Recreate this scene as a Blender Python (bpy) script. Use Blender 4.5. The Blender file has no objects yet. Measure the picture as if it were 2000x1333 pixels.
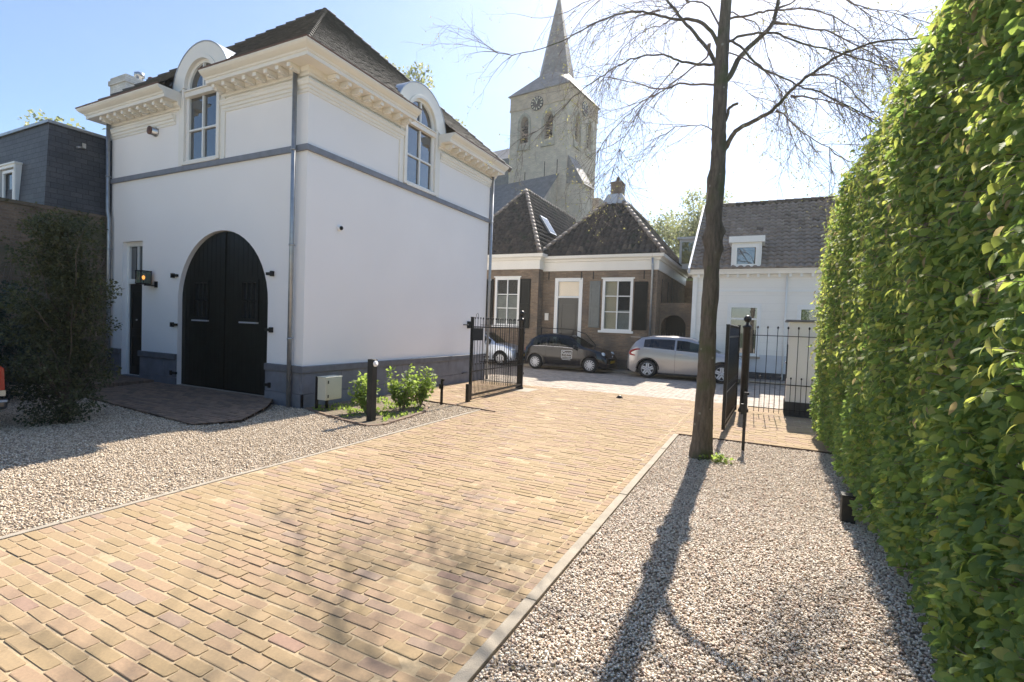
import bpy, bmesh, math, random
import numpy as np
from mathutils import Vector, Matrix
from mathutils.geometry import tessellate_polygon
R=math.radians; PI=math.pi
random.seed(7); rng=np.random.default_rng(7)
sc=bpy.context.scene; col=sc.collection
# ---------------------------------------------------------------- camera, sky, sun, exposure
CAMZ=1.85; FPX=980.855; PIT,ROLL,YAW=.0329202,.035703,.4646509
_c,_s=math.cos(YAW),math.sin(YAW)
_f=Vector((-_s,_c,0)); _r=Vector((_c,_s,0)); _u=Vector((0,0,1))
CF=_f*math.cos(PIT)-_u*math.sin(PIT); _u2=_u*math.cos(PIT)+_f*math.sin(PIT)
CR=_r*math.cos(ROLL)+_u2*math.sin(ROLL); CU=_u2*math.cos(ROLL)-_r*math.sin(ROLL)
cd=bpy.data.cameras.new("camera"); cam=bpy.data.objects.new("camera",cd); col.objects.link(cam)
cd.sensor_width=36; cd.lens=36*FPX/2000; cd.clip_start=.05; cd.clip_end=3000
M=Matrix(((CR.x,CU.x,-CF.x,0),(CR.y,CU.y,-CF.y,0),(CR.z,CU.z,-CF.z,CAMZ),(0,0,0,1)))
cam.matrix_world=M; sc.camera=cam
SUN_EL,SUN_AZ=R(46),R(-1.2)          # azimuth measured from +Y towards +X
w=bpy.data.worlds.new("World"); sc.world=w; w.use_nodes=True
nt=w.node_tree; bg=nt.nodes["Background"]; sky=nt.nodes.new("ShaderNodeTexSky")
sky.sky_type='NISHITA'; sky.sun_disc=False; sky.sun_elevation=SUN_EL; sky.sun_rotation=SUN_AZ
sky.air_density=1.0; sky.dust_density=.7; sky.ozone_density=3.2
nt.links.new(sky.outputs[0],bg.inputs[0]); bg.inputs[1].default_value=.104
sl=bpy.data.lights.new("sun",'SUN'); sl.energy=5.0; sl.angle=R(.55); sl.color=(1,.92,.80)
so=bpy.data.objects.new("sun",sl); col.objects.link(so)
sd=Vector((math.sin(SUN_AZ)*math.cos(SUN_EL),math.cos(SUN_AZ)*math.cos(SUN_EL),math.sin(SUN_EL)))
so.rotation_euler=sd.to_track_quat('Z','Y').to_euler(); so.location=(0,40,40)
sc.view_settings.view_transform='Standard'; sc.view_settings.look='None'
sc.view_settings.exposure=1.08; sc.view_settings.gamma=1
sc.cycles.max_bounces=8; sc.cycles.transparent_max_bounces=12
def at(x,y,Y):                      # point on the vertical plane Y=const seen at photo pixel x,y
    d=CR*((x-1000)/FPX)-CU*((y-666.5)/FPX)+CF
    return Vector((0,0,CAMZ))+d*(Y/d.y)
HAZE=.0006
# ---------------------------------------------------------------- materials
def newmat(name):
    m=bpy.data.materials.new(name); m.use_nodes=True
    n=m.node_tree; b=n.nodes["Principled BSDF"]; return m,n,b
def N(n,t,**k):
    x=n.nodes.new(t)
    for a,v in k.items(): setattr(x,a,v)
    return x
def ramp(n,fac,stops):
    r=N(n,"ShaderNodeValToRGB"); e=r.color_ramp.elements
    while len(e)<len(stops): e.new(.5)
    for i,(p,c) in enumerate(stops): e[i].position=p; e[i].color=(*c,1)
    n.links.new(fac,r.inputs[0]); return r.outputs[0]
def objco(n,uv=False):
    t=N(n,"ShaderNodeTexCoord"); return t.outputs['UV' if uv else 'Object']
def noise(n,co,scale,detail=4,rough=.55):
    x=N(n,"ShaderNodeTexNoise"); x.inputs['Scale'].default_value=scale; x.inputs['Detail'].default_value=detail
    x.inputs['Roughness'].default_value=rough; n.links.new(co,x.inputs['Vector']); return x.outputs['Fac']
def bump(n,b,h,strength=.3,dist=.01):
    x=N(n,"ShaderNodeBump"); x.inputs['Strength'].default_value=strength; x.inputs['Distance'].default_value=dist
    n.links.new(h,x.inputs['Height']); n.links.new(x.outputs[0],b.inputs['Normal'])
def mixc(n,fac,a,b_,mode='MIX'):
    x=N(n,"ShaderNodeMix",data_type='RGBA',blend_type=mode)
    for s,v in ((x.inputs[0],fac),(x.inputs[6],a),(x.inputs[7],b_)):
        if hasattr(v,'links') or hasattr(v,'is_linked'): n.links.new(v,s)
        elif isinstance(v,(int,float)): s.default_value=v
        else: s.default_value=(*v,1)
    return x.outputs[2]
def simple(name,c,rough=.6,metal=0,var=.12,scale=8,bs=.0,bscale=60,spec=.5):
    m,n,b=newmat(name); co=objco(n)
    f=noise(n,co,scale); lo=tuple(x*(1-var) for x in c); hi=tuple(min(1,x*(1+var)) for x in c)
    n.links.new(ramp(n,f,[(.3,lo),(.7,hi)]),b.inputs['Base Color'])
    b.inputs['Roughness'].default_value=rough; b.inputs['Metallic'].default_value=metal
    b.inputs['Specular IOR Level'].default_value=spec
    if bs: bump(n,b,noise(n,co,bscale,3),bs,.01)
    return m
def attrmat(name,stops,rough=.8,nscale=30,nvar=.25,bs=.4,bscale=120,big=None,bdist=.004):
    m,n,b=newmat(name); a=N(n,"ShaderNodeAttribute"); a.attribute_name='rnd'
    c=ramp(n,a.outputs['Fac'],stops); co=objco(n)
    f=noise(n,co,nscale,5)
    c=mixc(n,nvar,c,ramp(n,f,[(.25,(.12,.10,.08)),(.75,(.75,.68,.55))]),'OVERLAY')
    if big:
        f2=noise(n,co,big[0],3); c=mixc(n,ramp(n,f2,[(big[1],(0,0,0)),(big[2],(1,1,1))]),c,big[3])
    n.links.new(c,b.inputs['Base Color']); b.inputs['Roughness'].default_value=rough
    if bs: bump(n,b,noise(n,co,bscale,4),bs,bdist)
    return m
def brickmat(name,c1,c2,mortar,bw=.2,bh=.06,ms=.008,rough=.85,stain=None,bs=.6,var=1):
    m,n,b=newmat(name); uv=objco(n,True)
    t=N(n,"ShaderNodeTexBrick"); n.links.new(uv,t.inputs['Vector'])
    t.inputs['Scale'].default_value=1; t.inputs['Brick Width'].default_value=bw; t.inputs['Row Height'].default_value=bh
    t.inputs['Mortar Size'].default_value=ms; t.inputs['Mortar Smooth'].default_value=.2; t.inputs['Bias'].default_value=0
    t.inputs['Color1'].default_value=(*c1,1); t.inputs['Color2'].default_value=(*c2,1); t.inputs['Mortar'].default_value=(*mortar,1)
    f=noise(n,uv,1.3,5); c=mixc(n,.35*var,t.outputs['Color'],ramp(n,f,[(.3,(.15,.13,.11)),(.7,(.8,.75,.65))]),'OVERLAY')
    f3=noise(n,uv,25,3); c=mixc(n,.3*var,c,ramp(n,f3,[(.3,(.2,.2,.2)),(.7,(.8,.8,.8))]),'OVERLAY')
    if stain: c=mixc(n,ramp(n,noise(n,uv,.7,4),[(.5,(0,0,0)),(.68,(1,1,1))]),c,stain)
    n.links.new(c,b.inputs['Base Color']); b.inputs['Roughness'].default_value=rough
    inv=N(n,"ShaderNodeMath",operation='SUBTRACT'); inv.inputs[0].default_value=1; n.links.new(t.outputs['Fac'],inv.inputs[1])
    bump(n,b,inv.outputs[0],bs,.008); return m
def leafmat(name,stops,tstops,trans=.45,rough=.45,spec=.4):
    m,n,b=newmat(name); a=N(n,"ShaderNodeAttribute"); a.attribute_name='rnd'
    n.links.new(ramp(n,a.outputs['Fac'],stops),b.inputs['Base Color']); b.inputs['Roughness'].default_value=rough
    b.inputs['Specular IOR Level'].default_value=spec
    uv=objco(n,True); wv=N(n,"ShaderNodeTexWave",wave_type='BANDS',bands_direction='Y'); wv.inputs['Scale'].default_value=2.6
    wv.inputs['Distortion'].default_value=.6; n.links.new(uv,wv.inputs['Vector']); bump(n,b,wv.outputs['Fac'],.35,.003)
    tr=N(n,"ShaderNodeBsdfTranslucent"); n.links.new(ramp(n,a.outputs['Fac'],tstops),tr.inputs[0])
    mx=N(n,"ShaderNodeMixShader"); mx.inputs[0].default_value=trans
    n.links.new(b.outputs[0],mx.inputs[1]); n.links.new(tr.outputs[0],mx.inputs[2])
    n.links.new(mx.outputs[0],n.nodes["Material Output"].inputs[0]); return m
def glassmat(name,tint,through=.5,rough=.02,ior=1.5,tc=(.62,.72,.66)):
    m,n,b=newmat(name); b.inputs['Base Color'].default_value=(*tint,1); b.inputs['Roughness'].default_value=rough
    b.inputs['IOR'].default_value=ior; b.inputs['Specular IOR Level'].default_value=.8
    g=N(n,"ShaderNodeBsdfTransparent"); g.inputs[0].default_value=(*tc,1)
    mx=N(n,"ShaderNodeMixShader"); mx.inputs[0].default_value=through
    n.links.new(b.outputs[0],mx.inputs[1]); n.links.new(g.outputs[0],mx.inputs[2])
    n.links.new(mx.outputs[0],n.nodes["Material Output"].inputs[0]); return m
def paint(name,c,metal=.3,rough=.25,coat=1):
    m,n,b=newmat(name); b.inputs['Base Color'].default_value=(*c,1); b.inputs['Metallic'].default_value=metal
    b.inputs['Roughness'].default_value=rough; b.inputs['Coat Weight'].default_value=coat; b.inputs['Coat Roughness'].default_value=.04
    f=noise(n,objco(n),3,2); rr=N(n,"ShaderNodeMapRange"); rr.inputs[3].default_value=rough*.8; rr.inputs[4].default_value=rough*1.3
    n.links.new(f,rr.inputs[0]); n.links.new(rr.outputs[0],b.inputs['Roughness']); return m
def emit(name,c,s):
    m,n,b=newmat(name); b.inputs['Emission Color'].default_value=(*c,1); b.inputs['Emission Strength'].default_value=s; return m
def stucco(name,c):
    m,n,b=newmat(name); co=objco(n)
    f=noise(n,co,.6,5); n.links.new(ramp(n,f,[(.3,tuple(x*.955 for x in c)),(.7,c)]),b.inputs['Base Color'])
    b.inputs['Roughness'].default_value=.85; b.inputs['Specular IOR Level'].default_value=.25
    bump(n,b,noise(n,co,55,5,.7),.25,.006); return m
MT={}
MT['stucco']=stucco('white_stucco',(.875,.85,.83)); MT['cream']=simple('cream_paint',(.80,.765,.69),.5,var=.03,scale=1.5)
MT['white']=simple('white_paint',(.78,.78,.75),.45,var=.03,scale=2)
MT['blue']=simple('bluestone',(.155,.165,.19),.7,var=.2,scale=3,bs=.2,bscale=40)
MT['bluecap']=simple('bluestone_cap',(.125,.13,.145),.6,var=.2,scale=5,bs=.2)
MT['band']=simple('grey_string_course',(.20,.215,.25),.7,var=.15,scale=4,bs=.15)
MT['zinc']=simple('zinc',(.36,.38,.40),.42,.75,var=.15,scale=6)
MT['zincl']=simple('zinc_light',(.42,.45,.50),.5,.35,var=.12,scale=3)
MT['copper']=simple('copper_edge',(.16,.085,.06),.6,.4,var=.2)
MT['black']=simple('black_paint',(.008,.010,.009),.4,var=.3,scale=3,bs=.05,bscale=15,spec=.2)
MT['iron']=simple('black_iron',(.010,.011,.012),.38,.3,var=.3,scale=12,bs=.15,bscale=80)
MT['wood']=simple('black_stained_wood',(.012,.014,.013),.6,var=.5,scale=9,bs=.3)
MT['glass']=glassmat('window_glass',(.02,.025,.03),.10,ior=2.1); MT['carglass']=glassmat('car_glass',(.01,.014,.014),.55)
MT['glassclear']=glassmat('clear_window_glass',(.02,.025,.03),.8,tc=(.93,.95,.93))
MT['darkglass']=glassmat('privacy_glass',(.006,.007,.01),.12)
MT['dark']=simple('dark_interior',(.03,.028,.025),.9); MT['shadeblack']=simple('shade_black',(.004,.004,.005),.95); MT['curtain']=simple('cream_blind',(.88,.76,.58),.8,var=.03,scale=2)  # the two near-blacks stand in for shade in rooms and church openings
MT['net']=simple('net_curtain',(.42,.43,.42),.9,var=.1,scale=5)
MT['rooftile']=attrmat('dark_flat_tile',[(0,(.055,.052,.049)),(.5,(.080,.076,.071)),(1,(.12,.113,.104))],.75,14,.3,.3,60)
MT['slate']=brickmat('slate_shingles',(.052,.058,.072),(.075,.082,.098),(.022,.025,.03),.26,.13,.006,.6,bs=.8)
MT['pantile']=attrmat('weathered_pantile',[(0,(.035,.033,.031)),(.45,(.065,.058,.052)),(.8,(.10,.085,.072)),(1,(.14,.12,.095))],.8,9,.45,.5,60,big=(2.2,.58,.72,(.035,.045,.025)))
MT['pantile2']=attrmat('grey_brown_pantile',[(0,(.13,.105,.09)),(.4,(.24,.205,.18)),(.8,(.30,.26,.23)),(1,(.36,.32,.28))],.7,9,.35,.5,60)
MT['brick']=brickmat('old_brown_brick',(.19,.135,.092),(.28,.205,.14),(.20,.18,.155),.22,.065,.008,stain=(.13,.11,.09))
MT['brickdark']=brickmat('dark_old_brick',(.14,.105,.08),(.19,.145,.11),(.16,.14,.12),.22,.065,.008,stain=(.09,.10,.06))
MT['towerbrick']=brickmat('tower_brick',(.52,.435,.345),(.63,.53,.43),(.46,.40,.34),.5,.16,.03,stain=(.45,.385,.315),var=.7)
MT['towertop']=brickmat('tower_top_brick',(.48,.35,.25),(.56,.42,.30),(.40,.36,.31),.5,.16,.02,var=.7)
MT['sandstone']=simple('sandstone',(.36,.33,.27),.85,var=.2,scale=2,bs=.2)
MT['churchslate']=brickmat('church_slate',(.12,.125,.135),(.16,.165,.175),(.08,.085,.09),.5,.3,.01,.55)
MT['whitebrick']=brickmat('white_painted_brick',(.70,.70,.67),(.58,.58,.56),(.48,.48,.46),.22,.065,.006,bs=.9,stain=(.45,.43,.38))
MT['weather']=brickmat('white_boarding',(.80,.775,.715),(.83,.805,.745),(.68,.66,.61),40,.30,.004,.6,bs=.4,var=.15)
MT['plinthwhite']=simple('pale_plinth',(.58,.59,.60),.8,var=.08,scale=2)
MT['asphalt']=simple('dark_plinth',(.055,.055,.058),.9,var=.2,scale=3)
MT['paver']=attrmat('yellow_clay_paver',[(0,(.320,.237,.135)),(.4,(.350,.258,.158)),(.75,(.345,.242,.160)),(.92,(.325,.228,.165)),(.98,(.30,.228,.18)),(1,(.32,.205,.155))],.9,60,.22,.3,140,big=(1.1,.62,.78,(.30,.225,.17)),bdist=.003)
MT['sand']=simple('joint_sand',(.44,.34,.215),.95,var=.15,scale=40,bs=.5,bscale=250)
MT['street']=attrmat('grey_clay_paver',[(0,(.30,.26,.225)),(.5,(.38,.335,.29)),(1,(.44,.37,.31))],.8,20,.25,.3,60)
MT['paverdark']=attrmat('brown_clay_paver',[(0,(.15,.11,.085)),(.5,(.21,.15,.115)),(1,(.25,.18,.13))],.85,30,.3,.5,100)
MT['concrete']=simple('kerb_concrete',(.35,.305,.245),.9,var=.12,scale=7,bs=.4,bscale=120)
MT['pebble']=attrmat('pebble',[(0,(.18,.13,.10)),(.10,(.44,.35,.28)),(.45,(.72,.64,.54)),(.75,(.82,.75,.66)),(.9,(.66,.46,.34)),(1,(.85,.82,.76))],.6,60,.15,0)
MT['chip']=attrmat('gravel_chip',[(0,(.22,.17,.12)),(.12,(.44,.35,.26)),(.5,(.60,.50,.38)),(.8,(.70,.60,.48)),(1,(.80,.73,.63))],.8,60,.15,0)
MT['gravelbase']=simple('gravel_bed',(.32,.26,.20),.95,var=.4,scale=60,bs=.8,bscale=120)
MT['bouncefore']=simple('pale_bounce_gravel',(.60,.53,.44),.95,var=.25,scale=30,bs=.5,bscale=120)  # pale tone chosen to bounce sunlight onto the house front
MT['earth']=simple('earth',(.17,.135,.095),.95,var=.4,scale=14,bs=.8,bscale=70)
MT['grassy']=simple('green_ground',(.07,.09,.03),.95,var=.3,scale=3)
MT['bark']=None; MT['rust']=simple('rusty_steel_edging',(.10,.065,.045),.8,.2,var=.4,scale=14)
MT['sign']=simple('sign_white',(.8,.8,.8),.5,var=.01)
MT['cab']=simple('beige_cabinet',(.55,.55,.45),.5,var=.04,scale=3)
MT['steel']=simple('stainless',(.5,.5,.5),.3,.9,var=.1)
MT['gold']=simple('gilded',(.72,.66,.50),.4,.1,var=.05)
m,n,b=newmat('lime_bark'); co=objco(n)
mp=N(n,"ShaderNodeMapping"); mp.inputs['Scale'].default_value=(9,9,1.6); n.links.new(co,mp.inputs[0])
f=noise(n,mp.outputs[0],3,6,.7); c=ramp(n,f,[(.3,(.065,.054,.043)),(.7,(.19,.165,.13))])
g2=ramp(n,noise(n,co,2.2,3),[(.52,(0,0,0)),(.66,(1,1,1))]); c=mixc(n,g2,c,(.085,.10,.05))
vo=N(n,"ShaderNodeTexVoronoi"); vo.inputs['Scale'].default_value=5.5; n.links.new(co,vo.inputs['Vector'])
c=mixc(n,ramp(n,vo.outputs['Distance'],[(.07,(1,1,1)),(.13,(0,0,0))]),c,(.26,.26,.22))
n.links.new(c,b.inputs['Base Color']); b.inputs['Roughness'].default_value=.9; bump(n,b,f,1.,.03); MT['bark']=m
MT['twig']=simple('twig_bark',(.19,.15,.13),.8,var=.3,scale=5)
MT['twigdark']=simple('dark_twig_bark',(.075,.06,.045),.85,var=.3,scale=5)
MT['leaf']=leafmat('hornbeam_leaf',[(0,(.080,.140,.060)),(.5,(.130,.215,.085)),(.85,(.20,.28,.09)),(1,(.24,.20,.12))],
    [(0,(.24,.40,.08)),(.5,(.42,.60,.12)),(.85,(.75,.82,.16)),(1,(.55,.46,.22))],.42,.6,.22)
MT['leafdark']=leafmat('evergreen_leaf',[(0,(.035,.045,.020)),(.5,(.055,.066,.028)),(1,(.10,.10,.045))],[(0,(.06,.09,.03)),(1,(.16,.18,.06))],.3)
MT['leaflime']=leafmat('young_lime_leaf',[(0,(.16,.17,.05)),(1,(.30,.27,.12))],[(0,(.45,.45,.12)),(1,(.62,.56,.26))],.5)
MT['leafshrub']=leafmat('shrub_leaf',[(0,(.09,.15,.03)),(1,(.17,.24,.06))],[(0,(.30,.45,.07)),(1,(.48,.60,.14))],.5)
MT['leafbg']=leafmat('spring_tree_leaf',[(0,(.17,.20,.09)),(1,(.30,.31,.15))],[(0,(.38,.44,.16)),(1,(.62,.62,.30))],.4)
MT['carblack']=paint('black_car_paint',(.004,.005,.008),.0,.16,.25); MT['cargrey']=paint('silver_car_paint',(.40,.38,.375),.65,.32)
MT['carsilver']=paint('pale_blue_car_paint',(.50,.56,.66),.5,.3); MT['cargreen']=paint('dark_car_paint',(.05,.055,.06),.4,.3)
MT['tyre']=simple('tyre_rubber',(.018,.018,.018),.8); MT['rim']=simple('alloy',(.62,.62,.63),.4,.2,var=.05)
MT['plastic']=simple('black_plastic',(.02,.02,.021),.6); MT['chrome']=simple('chrome',(.75,.75,.76),.12,1,var=.03)
MT['redlamp']=paint('red_lens',(.38,.006,.006),0,.2,.4); MT['creamlens']=paint('cream_lens',(.6,.52,.38),0,.2)
MT['lamplens']=paint('headlight_lens',(.62,.68,.72),.3,.1); MT['plate']=simple('yellow_plate',(.62,.40,.03),.5,var=.02)
MT['seat']=simple('seat_fabric',(.20,.17,.14),.8); MT['redstem']=simple('pink_stem',(.26,.10,.07),.6)
# ---------------------------------------------------------------- mesh helpers
def tag(o,label=None,cat=None,group=None,kind=None):
    if label: o['label']=label
    if cat: o['category']=cat
    if group: o['group']=group
    if kind: o['kind']=kind
    return o
def empty(name,loc,rz=0,label=None,cat=None,group=None):
    o=bpy.data.objects.new(name,None); o.empty_display_size=.3; col.objects.link(o)
    o.location=loc; o.rotation_euler.z=rz; return tag(o,label,cat,group)
def link(name,me,parent=None,org=None):
    o=bpy.data.objects.new(name,me); col.objects.link(o)
    if parent: o.parent=parent
    if org is not None:
        me.transform(Matrix.Translation(-Vector(org))); o.location=org
    return o
class MB:
    def __init__(s): s.v=[];s.f=[];s.m=[];s.r=[];s.rv=0.;s.sm=[];s.T=None
    def P(s,p):
        if s.T is not None: p=s.T@Vector(p)
        s.v.append((p[0],p[1],p[2])); return len(s.v)-1
    def F(s,idx,mi=0,sm=False): s.f.append(tuple(idx)); s.m.append(mi); s.r.append(s.rv); s.sm.append(sm)
    def box(s,x0,x1,y0,y1,z0,z1,mi=0):
        if x0>x1:x0,x1=x1,x0
        if y0>y1:y0,y1=y1,y0
        i=[s.P(p) for p in ((x0,y0,z0),(x1,y0,z0),(x1,y1,z0),(x0,y1,z0),(x0,y0,z1),(x1,y0,z1),(x1,y1,z1),(x0,y1,z1))]
        for q in ((0,3,2,1),(4,5,6,7),(0,1,5,4),(1,2,6,5),(2,3,7,6),(3,0,4,7)): s.F([i[k] for k in q],mi)
        return s
    def quad(s,a,b,c,d,mi=0): s.F([s.P(p) for p in (a,b,c,d)],mi); return s
    def tube(s,pts,rad,n=8,mi=0,caps=True,sm=True):
        pts=[Vector(p) for p in pts]
        if not hasattr(rad,'__len__'): rad=[rad]*len(pts)
        rings=[]; prev=None
        for k,p in enumerate(pts):
            d=(pts[min(k+1,len(pts)-1)]-pts[max(k-1,0)])
            if d.length<1e-9: d=Vector((0,0,1))
            d.normalize()
            a=prev if prev else (Vector((1,0,0)) if abs(d.x)<.9 else Vector((0,1,0)))
            a=(a-d*a.dot(d)); a.normalize(); prev=a; b_=d.cross(a)
            rings.append([s.P(p+(a*math.cos(2*PI*j/n)+b_*math.sin(2*PI*j/n))*rad[k]) for j in range(n)])
        for k in range(len(rings)-1):
            for j in range(n): s.F((rings[k][j],rings[k][(j+1)%n],rings[k+1][(j+1)%n],rings[k+1][j]),mi,sm)
        if caps: s.F(rings[0][::-1],mi); s.F(rings[-1],mi)
        return s
    def lathe(s,prof,c=(0,0,0),n=16,axis='z',mi=0,sm=True,caps=True):
        c=Vector(c); rings=[]
        for r,h in prof:
            ring=[]
            for j in range(n):
                a=2*PI*j/n; x,y=r*math.cos(a),r*math.sin(a)
                q={'z':(x,y,h),'y':(x,h,-y),'x':(h,x,y)}[axis]; ring.append(s.P(c+Vector(q)))
            rings.append(ring)
        for k in range(len(rings)-1):
            for j in range(n): s.F((rings[k][j],rings[k][(j+1)%n],rings[k+1][(j+1)%n],rings[k+1][j]),mi,sm)
        if caps: s.F(rings[0][::-1],mi); s.F(rings[-1],mi)
        return s
    def prism(s,poly,fr,d0,d1,mi=0):   # fr(u,v,n)->xyz ; extrude polygon from n=d0 to n=d1
        A=[s.P(fr(u,v,d0)) for u,v in poly]; B=[s.P(fr(u,v,d1)) for u,v in poly]
        tr=tessellate_polygon([[Vector((u,v,0)) for u,v in poly]])
        for t in tr: s.F([A[k] for k in t],mi); s.F([B[k] for k in reversed(t)],mi)
        for k in range(len(poly)): l=(k+1)%len(poly); s.F((A[k],A[l],B[l],B[k]),mi)
        return s
    def ring(s,outer,inner,fr,d0,d1,mi=0,closed=True):  # band between two outlines of equal length
        n=len(outer); I=[[s.P(fr(u,v,d)) for u,v in L] for d in (d0,d1) for L in (outer,inner)]
        for k in range(n if closed else n-1):
            l=(k+1)%n
            s.F((I[0][k],I[0][l],I[1][l],I[1][k]),mi); s.F((I[2][k],I[3][k],I[3][l],I[2][l]),mi)
            s.F((I[0][k],I[2][k],I[2][l],I[0][l]),mi); s.F((I[1][k],I[1][l],I[3][l],I[3][k]),mi)
        if not closed:
            for k in (0,n-1): s.F((I[0][k],I[1][k],I[3][k],I[2][k]),mi)
        return s
    def wall(s,outer,holes,fr,depth,mi=0,mh=None):
        loops=[outer]+holes; flat=[p for L in loops for p in L]
        idx=[s.P(fr(u,v,0)) for u,v in flat]
        for t in tessellate_polygon([[Vector((u,v,0)) for u,v in L] for L in loops]): s.F([idx[k] for k in t],mi)
        back=[s.P(fr(u,v,-depth)) for u,v in flat]; st=0
        for li,L in enumerate(loops):
            for k in range(len(L)):
                if li==0: continue
                l=(k+1)%len(L); s.F((idx[st+k],idx[st+l],back[st+l],back[st+k]),mi if (li==0 or mh is None) else mh)
            st+=len(L)
        return s
    def sweep(s,path,prof,closed=False,mi=0):  # profile (offset outwards(right of path), z) mitred along plan path
        n=len(path); rings=[]
        for k in range(n):
            p=Vector(path[k]); dirs=[]
            if k>0 or closed: dirs.append((p-Vector(path[k-1])).normalized())
            if k<n-1 or closed: dirs.append((Vector(path[(k+1)%n])-p).normalized())
            ns=[Vector((d.y,-d.x)) for d in dirs]
            mt=(ns[0]+ns[-1]); mt=mt/ (mt.dot(ns[0]) if abs(mt.dot(ns[0]))>1e-6 else 1)
            rings.append([s.P((p.x+mt.x*o,p.y+mt.y*o,z)) for o,z in prof])
        for k in range(n if closed else n-1):
            l=(k+1)%n
            for j in range(len(prof)): jj=(j+1)%len(prof); s.F((rings[k][j],rings[k][jj],rings[l][jj],rings[l][j]),mi)
        if not closed:
            for rg in (rings[0],rings[-1]):
                tr=tessellate_polygon([[Vector((o,z,0)) for o,z in prof]])
                for t in tr: s.F([rg[k] for k in t],mi)
        return s
    def mesh(s,name,mats,recalc=True):
        me=bpy.data.meshes.new(name); me.from_pydata(s.v,[],s.f); me.validate()
        if len(me.polygons)==len(s.f):
            me.polygons.foreach_set('material_index',s.m); me.polygons.foreach_set('use_smooth',s.sm)
            a=me.attributes.new('rnd','FLOAT','FACE'); a.data.foreach_set('value',s.r)
        for q in (mats if isinstance(mats,(list,tuple)) else [mats]): me.materials.append(MT[q] if isinstance(q,str) else q)
        if recalc:
            bm=bmesh.new(); bm.from_mesh(me); bmesh.ops.recalc_face_normals(bm,faces=bm.faces); bm.to_mesh(me); bm.free()
        boxuv(me); return me
    def build(s,name,mats,parent=None,bevel=0,org=None,recalc=True):
        me=s.mesh(name,mats,recalc)
        if org is not None or (parent is None and len(s.v)):
            if org is None:
                V=np.array(s.v); org=(float((V[:,0].min()+V[:,0].max())/2),float((V[:,1].min()+V[:,1].max())/2),float(V[:,2].min()))
            o=link(name,me,parent,org)
        else: o=link(name,me,parent)
        if bevel:
            bv=o.modifiers.new('bevel','BEVEL'); bv.width=bevel; bv.segments=2; bv.limit_method='ANGLE'; bv.angle_limit=R(40)
        return o
def boxuv(me):
    uv=me.uv_layers.new(name='UVMap'); nl=len(me.loops)
    if not nl: return
    co=np.zeros(len(me.vertices)*3); me.vertices.foreach_get('co',co); co=co.reshape(-1,3)
    vi=np.zeros(nl,int); me.loops.foreach_get('vertex_index',vi)
    nr=np.zeros(len(me.polygons)*3); me.polygons.foreach_get('normal',nr); nr=nr.reshape(-1,3)
    lt=np.zeros(len(me.polygons),int); me.polygons.foreach_get('loop_total',lt); pn=np.repeat(np.abs(nr),lt,axis=0)
    P=co[vi]; U=np.where(pn[:,0]>pn[:,1],P[:,1],P[:,0]); V=P[:,2].copy()
    top=pn[:,2]>.85; U=np.where(top,P[:,0],U); V=np.where(top,P[:,1],V)
    sl=(~top)&(pn[:,2]>.3); V=np.where(sl,P[:,2]/np.maximum(.3,np.sqrt(1-pn[:,2]**2)),V)
    uv.data.foreach_set('uv',np.stack([U,V],1).ravel())
def npmesh(name,V,faces,mats,rnd=None,uvs=None,smooth=False,parent=None,org=None):
    """faces: list of (n,k) index arrays"""
    me=bpy.data.meshes.new(name); V=np.asarray(V,np.float32)
    if org is not None: V=V-np.array(org,np.float32)
    me.vertices.add(len(V)); me.vertices.foreach_set('co',V.ravel())
    li=np.concatenate([f.ravel() for f in faces]); lt=np.concatenate([np.full(len(f),f.shape[1]) for f in faces])
    me.loops.add(len(li)); me.loops.foreach_set('vertex_index',li.astype(np.int32))
    me.polygons.add(len(lt)); ls=np.concatenate([[0],np.cumsum(lt)[:-1]])
    me.polygons.foreach_set('loop_start',ls.astype(np.int32)); me.polygons.foreach_set('loop_total',lt.astype(np.int32))
    me.update(calc_edges=True)
    me.polygons.foreach_set('use_smooth',np.full(len(lt),bool(smooth)))
    if rnd is not None:
        a=me.attributes.new('rnd','FLOAT','FACE'); a.data.foreach_set('value',np.concatenate(rnd).astype(np.float32))
    if uvs is not None:
        u=me.uv_layers.new(name='UVMap'); u.data.foreach_set('uv',uvs[li].astype(np.float32).ravel())
    me.materials.append(MT[mats]); o=bpy.data.objects.new(name,me); col.objects.link(o)
    if parent: o.parent=parent
    if org is not None: o.location=org
    return o
def norm(a): return a/np.maximum(1e-9,np.linalg.norm(a,axis=1,keepdims=True))
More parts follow.
